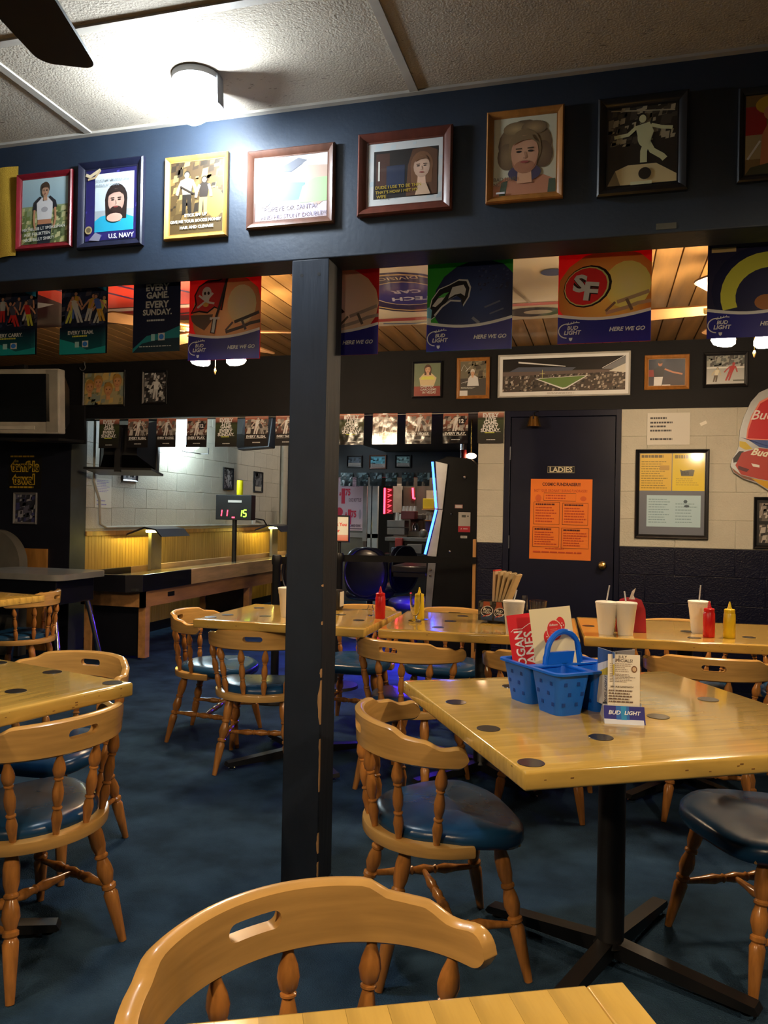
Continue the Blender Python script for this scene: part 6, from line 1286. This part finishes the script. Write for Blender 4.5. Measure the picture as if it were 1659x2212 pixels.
for i, (px, py, h, m, lab) in enumerate(((857, 1124, .11, WHITEP, 'white cup stack left of the coffee machine on the steel unit'), (865, 1124, .09, FOAM, 'short white cup beside the cup stack on the steel unit'))):
    w = onD(px, py, 10.72); q = MB(); q.lathe((w.x, 10.75, w.z), (w.x, 10.75, w.z+h), [(0, .032), (1, .024)], 12); tag(q.build('cup_stack', m), lab, 'cup', GBR)
# neon signs
NEON = glow('red_neon', (1, .03, .06), 9)
ns = thing('neon_sign', 'tall red neon sign at the left end of the bar', 'neon sign', (0, 0, 0)); x0, x1, z0, z1 = rectD(833, 845, 1054, 1110, 11.66)
q = MB(); q.box2((x0-.02, 11.69, z0), (x1+.02, 11.72, z1)); q.build('sign_panel', mat('dark_red_panel', (.10, .008, .012), .5), ns, smooth=0)
q = MB(); q.cyl((x0-.02, 11.67, z0), (x0-.02, 11.67, z1), .014); q.build('neon_tube', NEON, ns)
q = MB(); zz = [z0+(z1-z0)*i/5 for i in range(6)]
for i in range(5): q = MB(); q.tube([(x0+.03, 11.67, zz[i]+.02), (x1, 11.67, zz[i]+.05), (x0+.03, 11.67, zz[i+1]-.02)], .008, 6); q.build('neon_tube', glow('red_neon_dim', (1, .05, .08), 3), ns)
a = onD(891.5, 1054, 11.65); b_ = onD(892.5, 1076, 11.65); c = onD(897, 1077, 11.65); q = MB(); q.tube([a, b_, c], .014, 8); tag(q.build('neon_sign', NEON), 'small L shaped red neon tube above the coffee machine', 'neon sign')
eq('paper_sheet', 'pale sheets pinned on the wall left of the small neon tube', 'notice', 848, 869, 1045, 1108, 11.70, mat('pale_sheet', (.40, .36, .30), .6), .02)
eq('wall_panel', 'dim brown panel behind the small neon tube', 'panel', 871, 897, 1052, 1100, 11.67, mat('brown_panel', (.07, .05, .035), .6), .05)
sh = thing('bar_shelf', 'lit wall shelves with boxes right of the coffee machine', 'shelf', (0, 0, 0)); x0, x1, z0, z1 = rectD(911, 955, 1058, 1160, 11.4)
q = MB(); q.box2((x0, 11.69, z0), (x1, 11.72, z1)); q.build('back_panel', mat('cream_panel', (.42, .36, .27), .6), sh, smooth=0)
for py in (1100, 1124): z = onD(930, py, 11.4).z; q = MB(); q.box2((x0, 11.4, z-.012), (x1, 11.69, z+.006)); q.build('shelf_board', SHUFA, sh, smooth=0)
eq('display_box', 'bright yellow display box with red toys on the bar shelf', 'box', 913, 938, 1077, 1099, 11.45, mat('yellow_box', (.60, .46, .02), .5), .1)
for i, (px, m) in enumerate(((914, WHITEP), (921, FOAM), (930, WHITEP))):
    w = onD(px, 1123, 11.5); q = MB(); q.lathe((w.x, 11.5, w.z), (w.x, 11.5, w.z+.10), [(0, .03), (.6, .03), (.8, .013), (1, .013)], 10); tag(q.build('small_bottle', m), ['left white bottle on the lower bar shelf', 'middle white bottle on the lower bar shelf', 'right white bottle on the lower bar shelf'][i], 'bottle', GBR)
eq('drink_box', 'blue and red drink boxes below the bar shelf', 'box', 919, 932, 1126, 1150, 11.45, mat('blue_red_box', (.10, .06, .25), .5), .1)
eq('snack_box', 'red snack carton under the bar counter', 'box', 853, 869, 1162, 1182, 10.5, mat('red_snack', (.30, .025, .02), .5), .06)
eq('snack_box', 'grey and blue packets under the bar counter, left of the steel toaster', 'box', 845, 873, 1183, 1196, 10.45, mat('blue_grey_pack', (.10, .11, .16), .5), .06)
eq('toaster', 'small steel toaster box under the bar counter', 'appliance', 879, 911, 1176, 1196, 10.45, STEEL, .06)
# dim lamps of the bar
t = thing('bar_lamp', 'warm ceiling lamp above the bar counter', 'lamp', (-2.4, 11.2, 2.6)); q = MB(); sphere(q, (0, 0, 0), .08, 8, 5); q.build('globe', glow('bar_globe', (1, .8, .6), 300), t)
q = MB(); q.cyl((0, 0, .06), (0, 0, .35), .01); q.build('stem', BLACKM, t)

# ================================================================== race car hoods fixed under the plank ceiling
def hood(label, px0, px1, py0, py1, z, draw, base, tilt):
    A0 = onZ(px0, py0, z); A1 = onZ(px1, py0, z); B0 = onZ(px0, py1, z); B1 = onZ(px1, py1, z)
    x0, x1, y0, y1 = min(A0.x, B0.x), max(A1.x, B1.x), A0.y, B0.y
    w, d = x1-x0, y1-y0; p = Print(w, d, base, .012); draw(p)
    o = p.build('car_hood', PRINTG, None, ((x0+x1)/2, (y0+y1)/2, z), (math.radians(90)+tilt, 0, 0)); return tag(o, label, 'car hood', 'race car hoods on the plank ceiling')
def d_hood1(p):
    C = G(206, 190, 160); p.rect(0, 0, 1, 1, C); p.ell(.30, .60, .27, .34, G(40, 32, 60)); p.ell(.30, .60, .25, .315, G(190, 160, 100)); p.ell(.30, .60, .235, .295, G(46, 34, 66)); p.ell(.30, .60, .17, .20, G(200, 176, 130)); p.ell(.30, .60, .16, .19, G(56, 50, 120))
    p.text('DIVISION', .30, .85, .22, G(206, 186, 150), flip=True); p.text('CAR', .31, .64, .14, G(200, 196, 206), flip=True, bold=.03); p.text('TECH', .31, .52, .2, G(200, 196, 206), flip=True, bold=.03, shear=.2)
    p.rect(.0, .10, 1, .16, G(170, 70, 60)); p.rect(.36, .17, .6, .22, G(120, 70, 140)); p.line([(.05, .06), (.2, .03), (.36, .07), (.5, .02)], .03, G(120, 130, 150)); p.line([(.72, .95), (.84, .3)], .02, G(150, 132, 104)); p.rect(.62, .28, 1, .33, G(190, 60, 50)); p.ell(.84, .15, .14, .09, G(30, 28, 40)); p.ell(.86, .15, .07, .04, G(190, 176, 150)); p.ell(.97, .80, .05, .05, G(90, 100, 130))
hood('cream race car hood with an upside down oval emblem under the plank ceiling', 815, 1210, 580, 705, Z2-.013, d_hood1, G(206, 190, 160), 0)
def d_hood2(p):
    p.rect(0, 0, 1, 1, G(66, 24, 30)); p.rect(.45, .35, 1, 1, G(206, 60, 44)); [p.line([(.5+.1*i, .95), (.6+.12*i, .5)], .03, G(60, 40, 80)) for i in range(4)]; p.poly([(0, .9), (.25, .75), (.42, .5), (.3, .42), (0, .6)], G(176, 170, 166)); p.poly([(0, .85), (.2, .72), (.32, .54), (.2, .52), (0, .66)], G(60, 50, 56)); p.rect(.45, .28, 1, .34, G(220, 190, 170)); p.poly([(.5, .28), (1, .28), (1, .1), (.5, .16)], G(150, 34, 34)); p.line([(.55, .1), (1, .22)], .03, G(40, 34, 40))
hood('red and dark race car hood with a white wing shape under the plank ceiling', 20, 400, 600, 712, Z2-.013, d_hood2, G(66, 24, 30), 0)

# put each empty that was left at the origin at the foot of its own parts
bpy.context.view_layer.update()
for o in list(COL.objects):
    if o.type == 'EMPTY' and o.parent is None and o.location.length < 1e-6:
        P_ = [c.matrix_world @ Vector(v) for c in o.children for v in c.bound_box]
        if not P_: continue
        lo = Vector([min(p[i] for p in P_) for i in range(3)]); hi = Vector([max(p[i] for p in P_) for i in range(3)])
        n_ = Vector(((lo.x+hi.x)/2, (lo.y+hi.y)/2, lo.z)); o.location = n_
        for c in o.children: c.location = c.location-n_
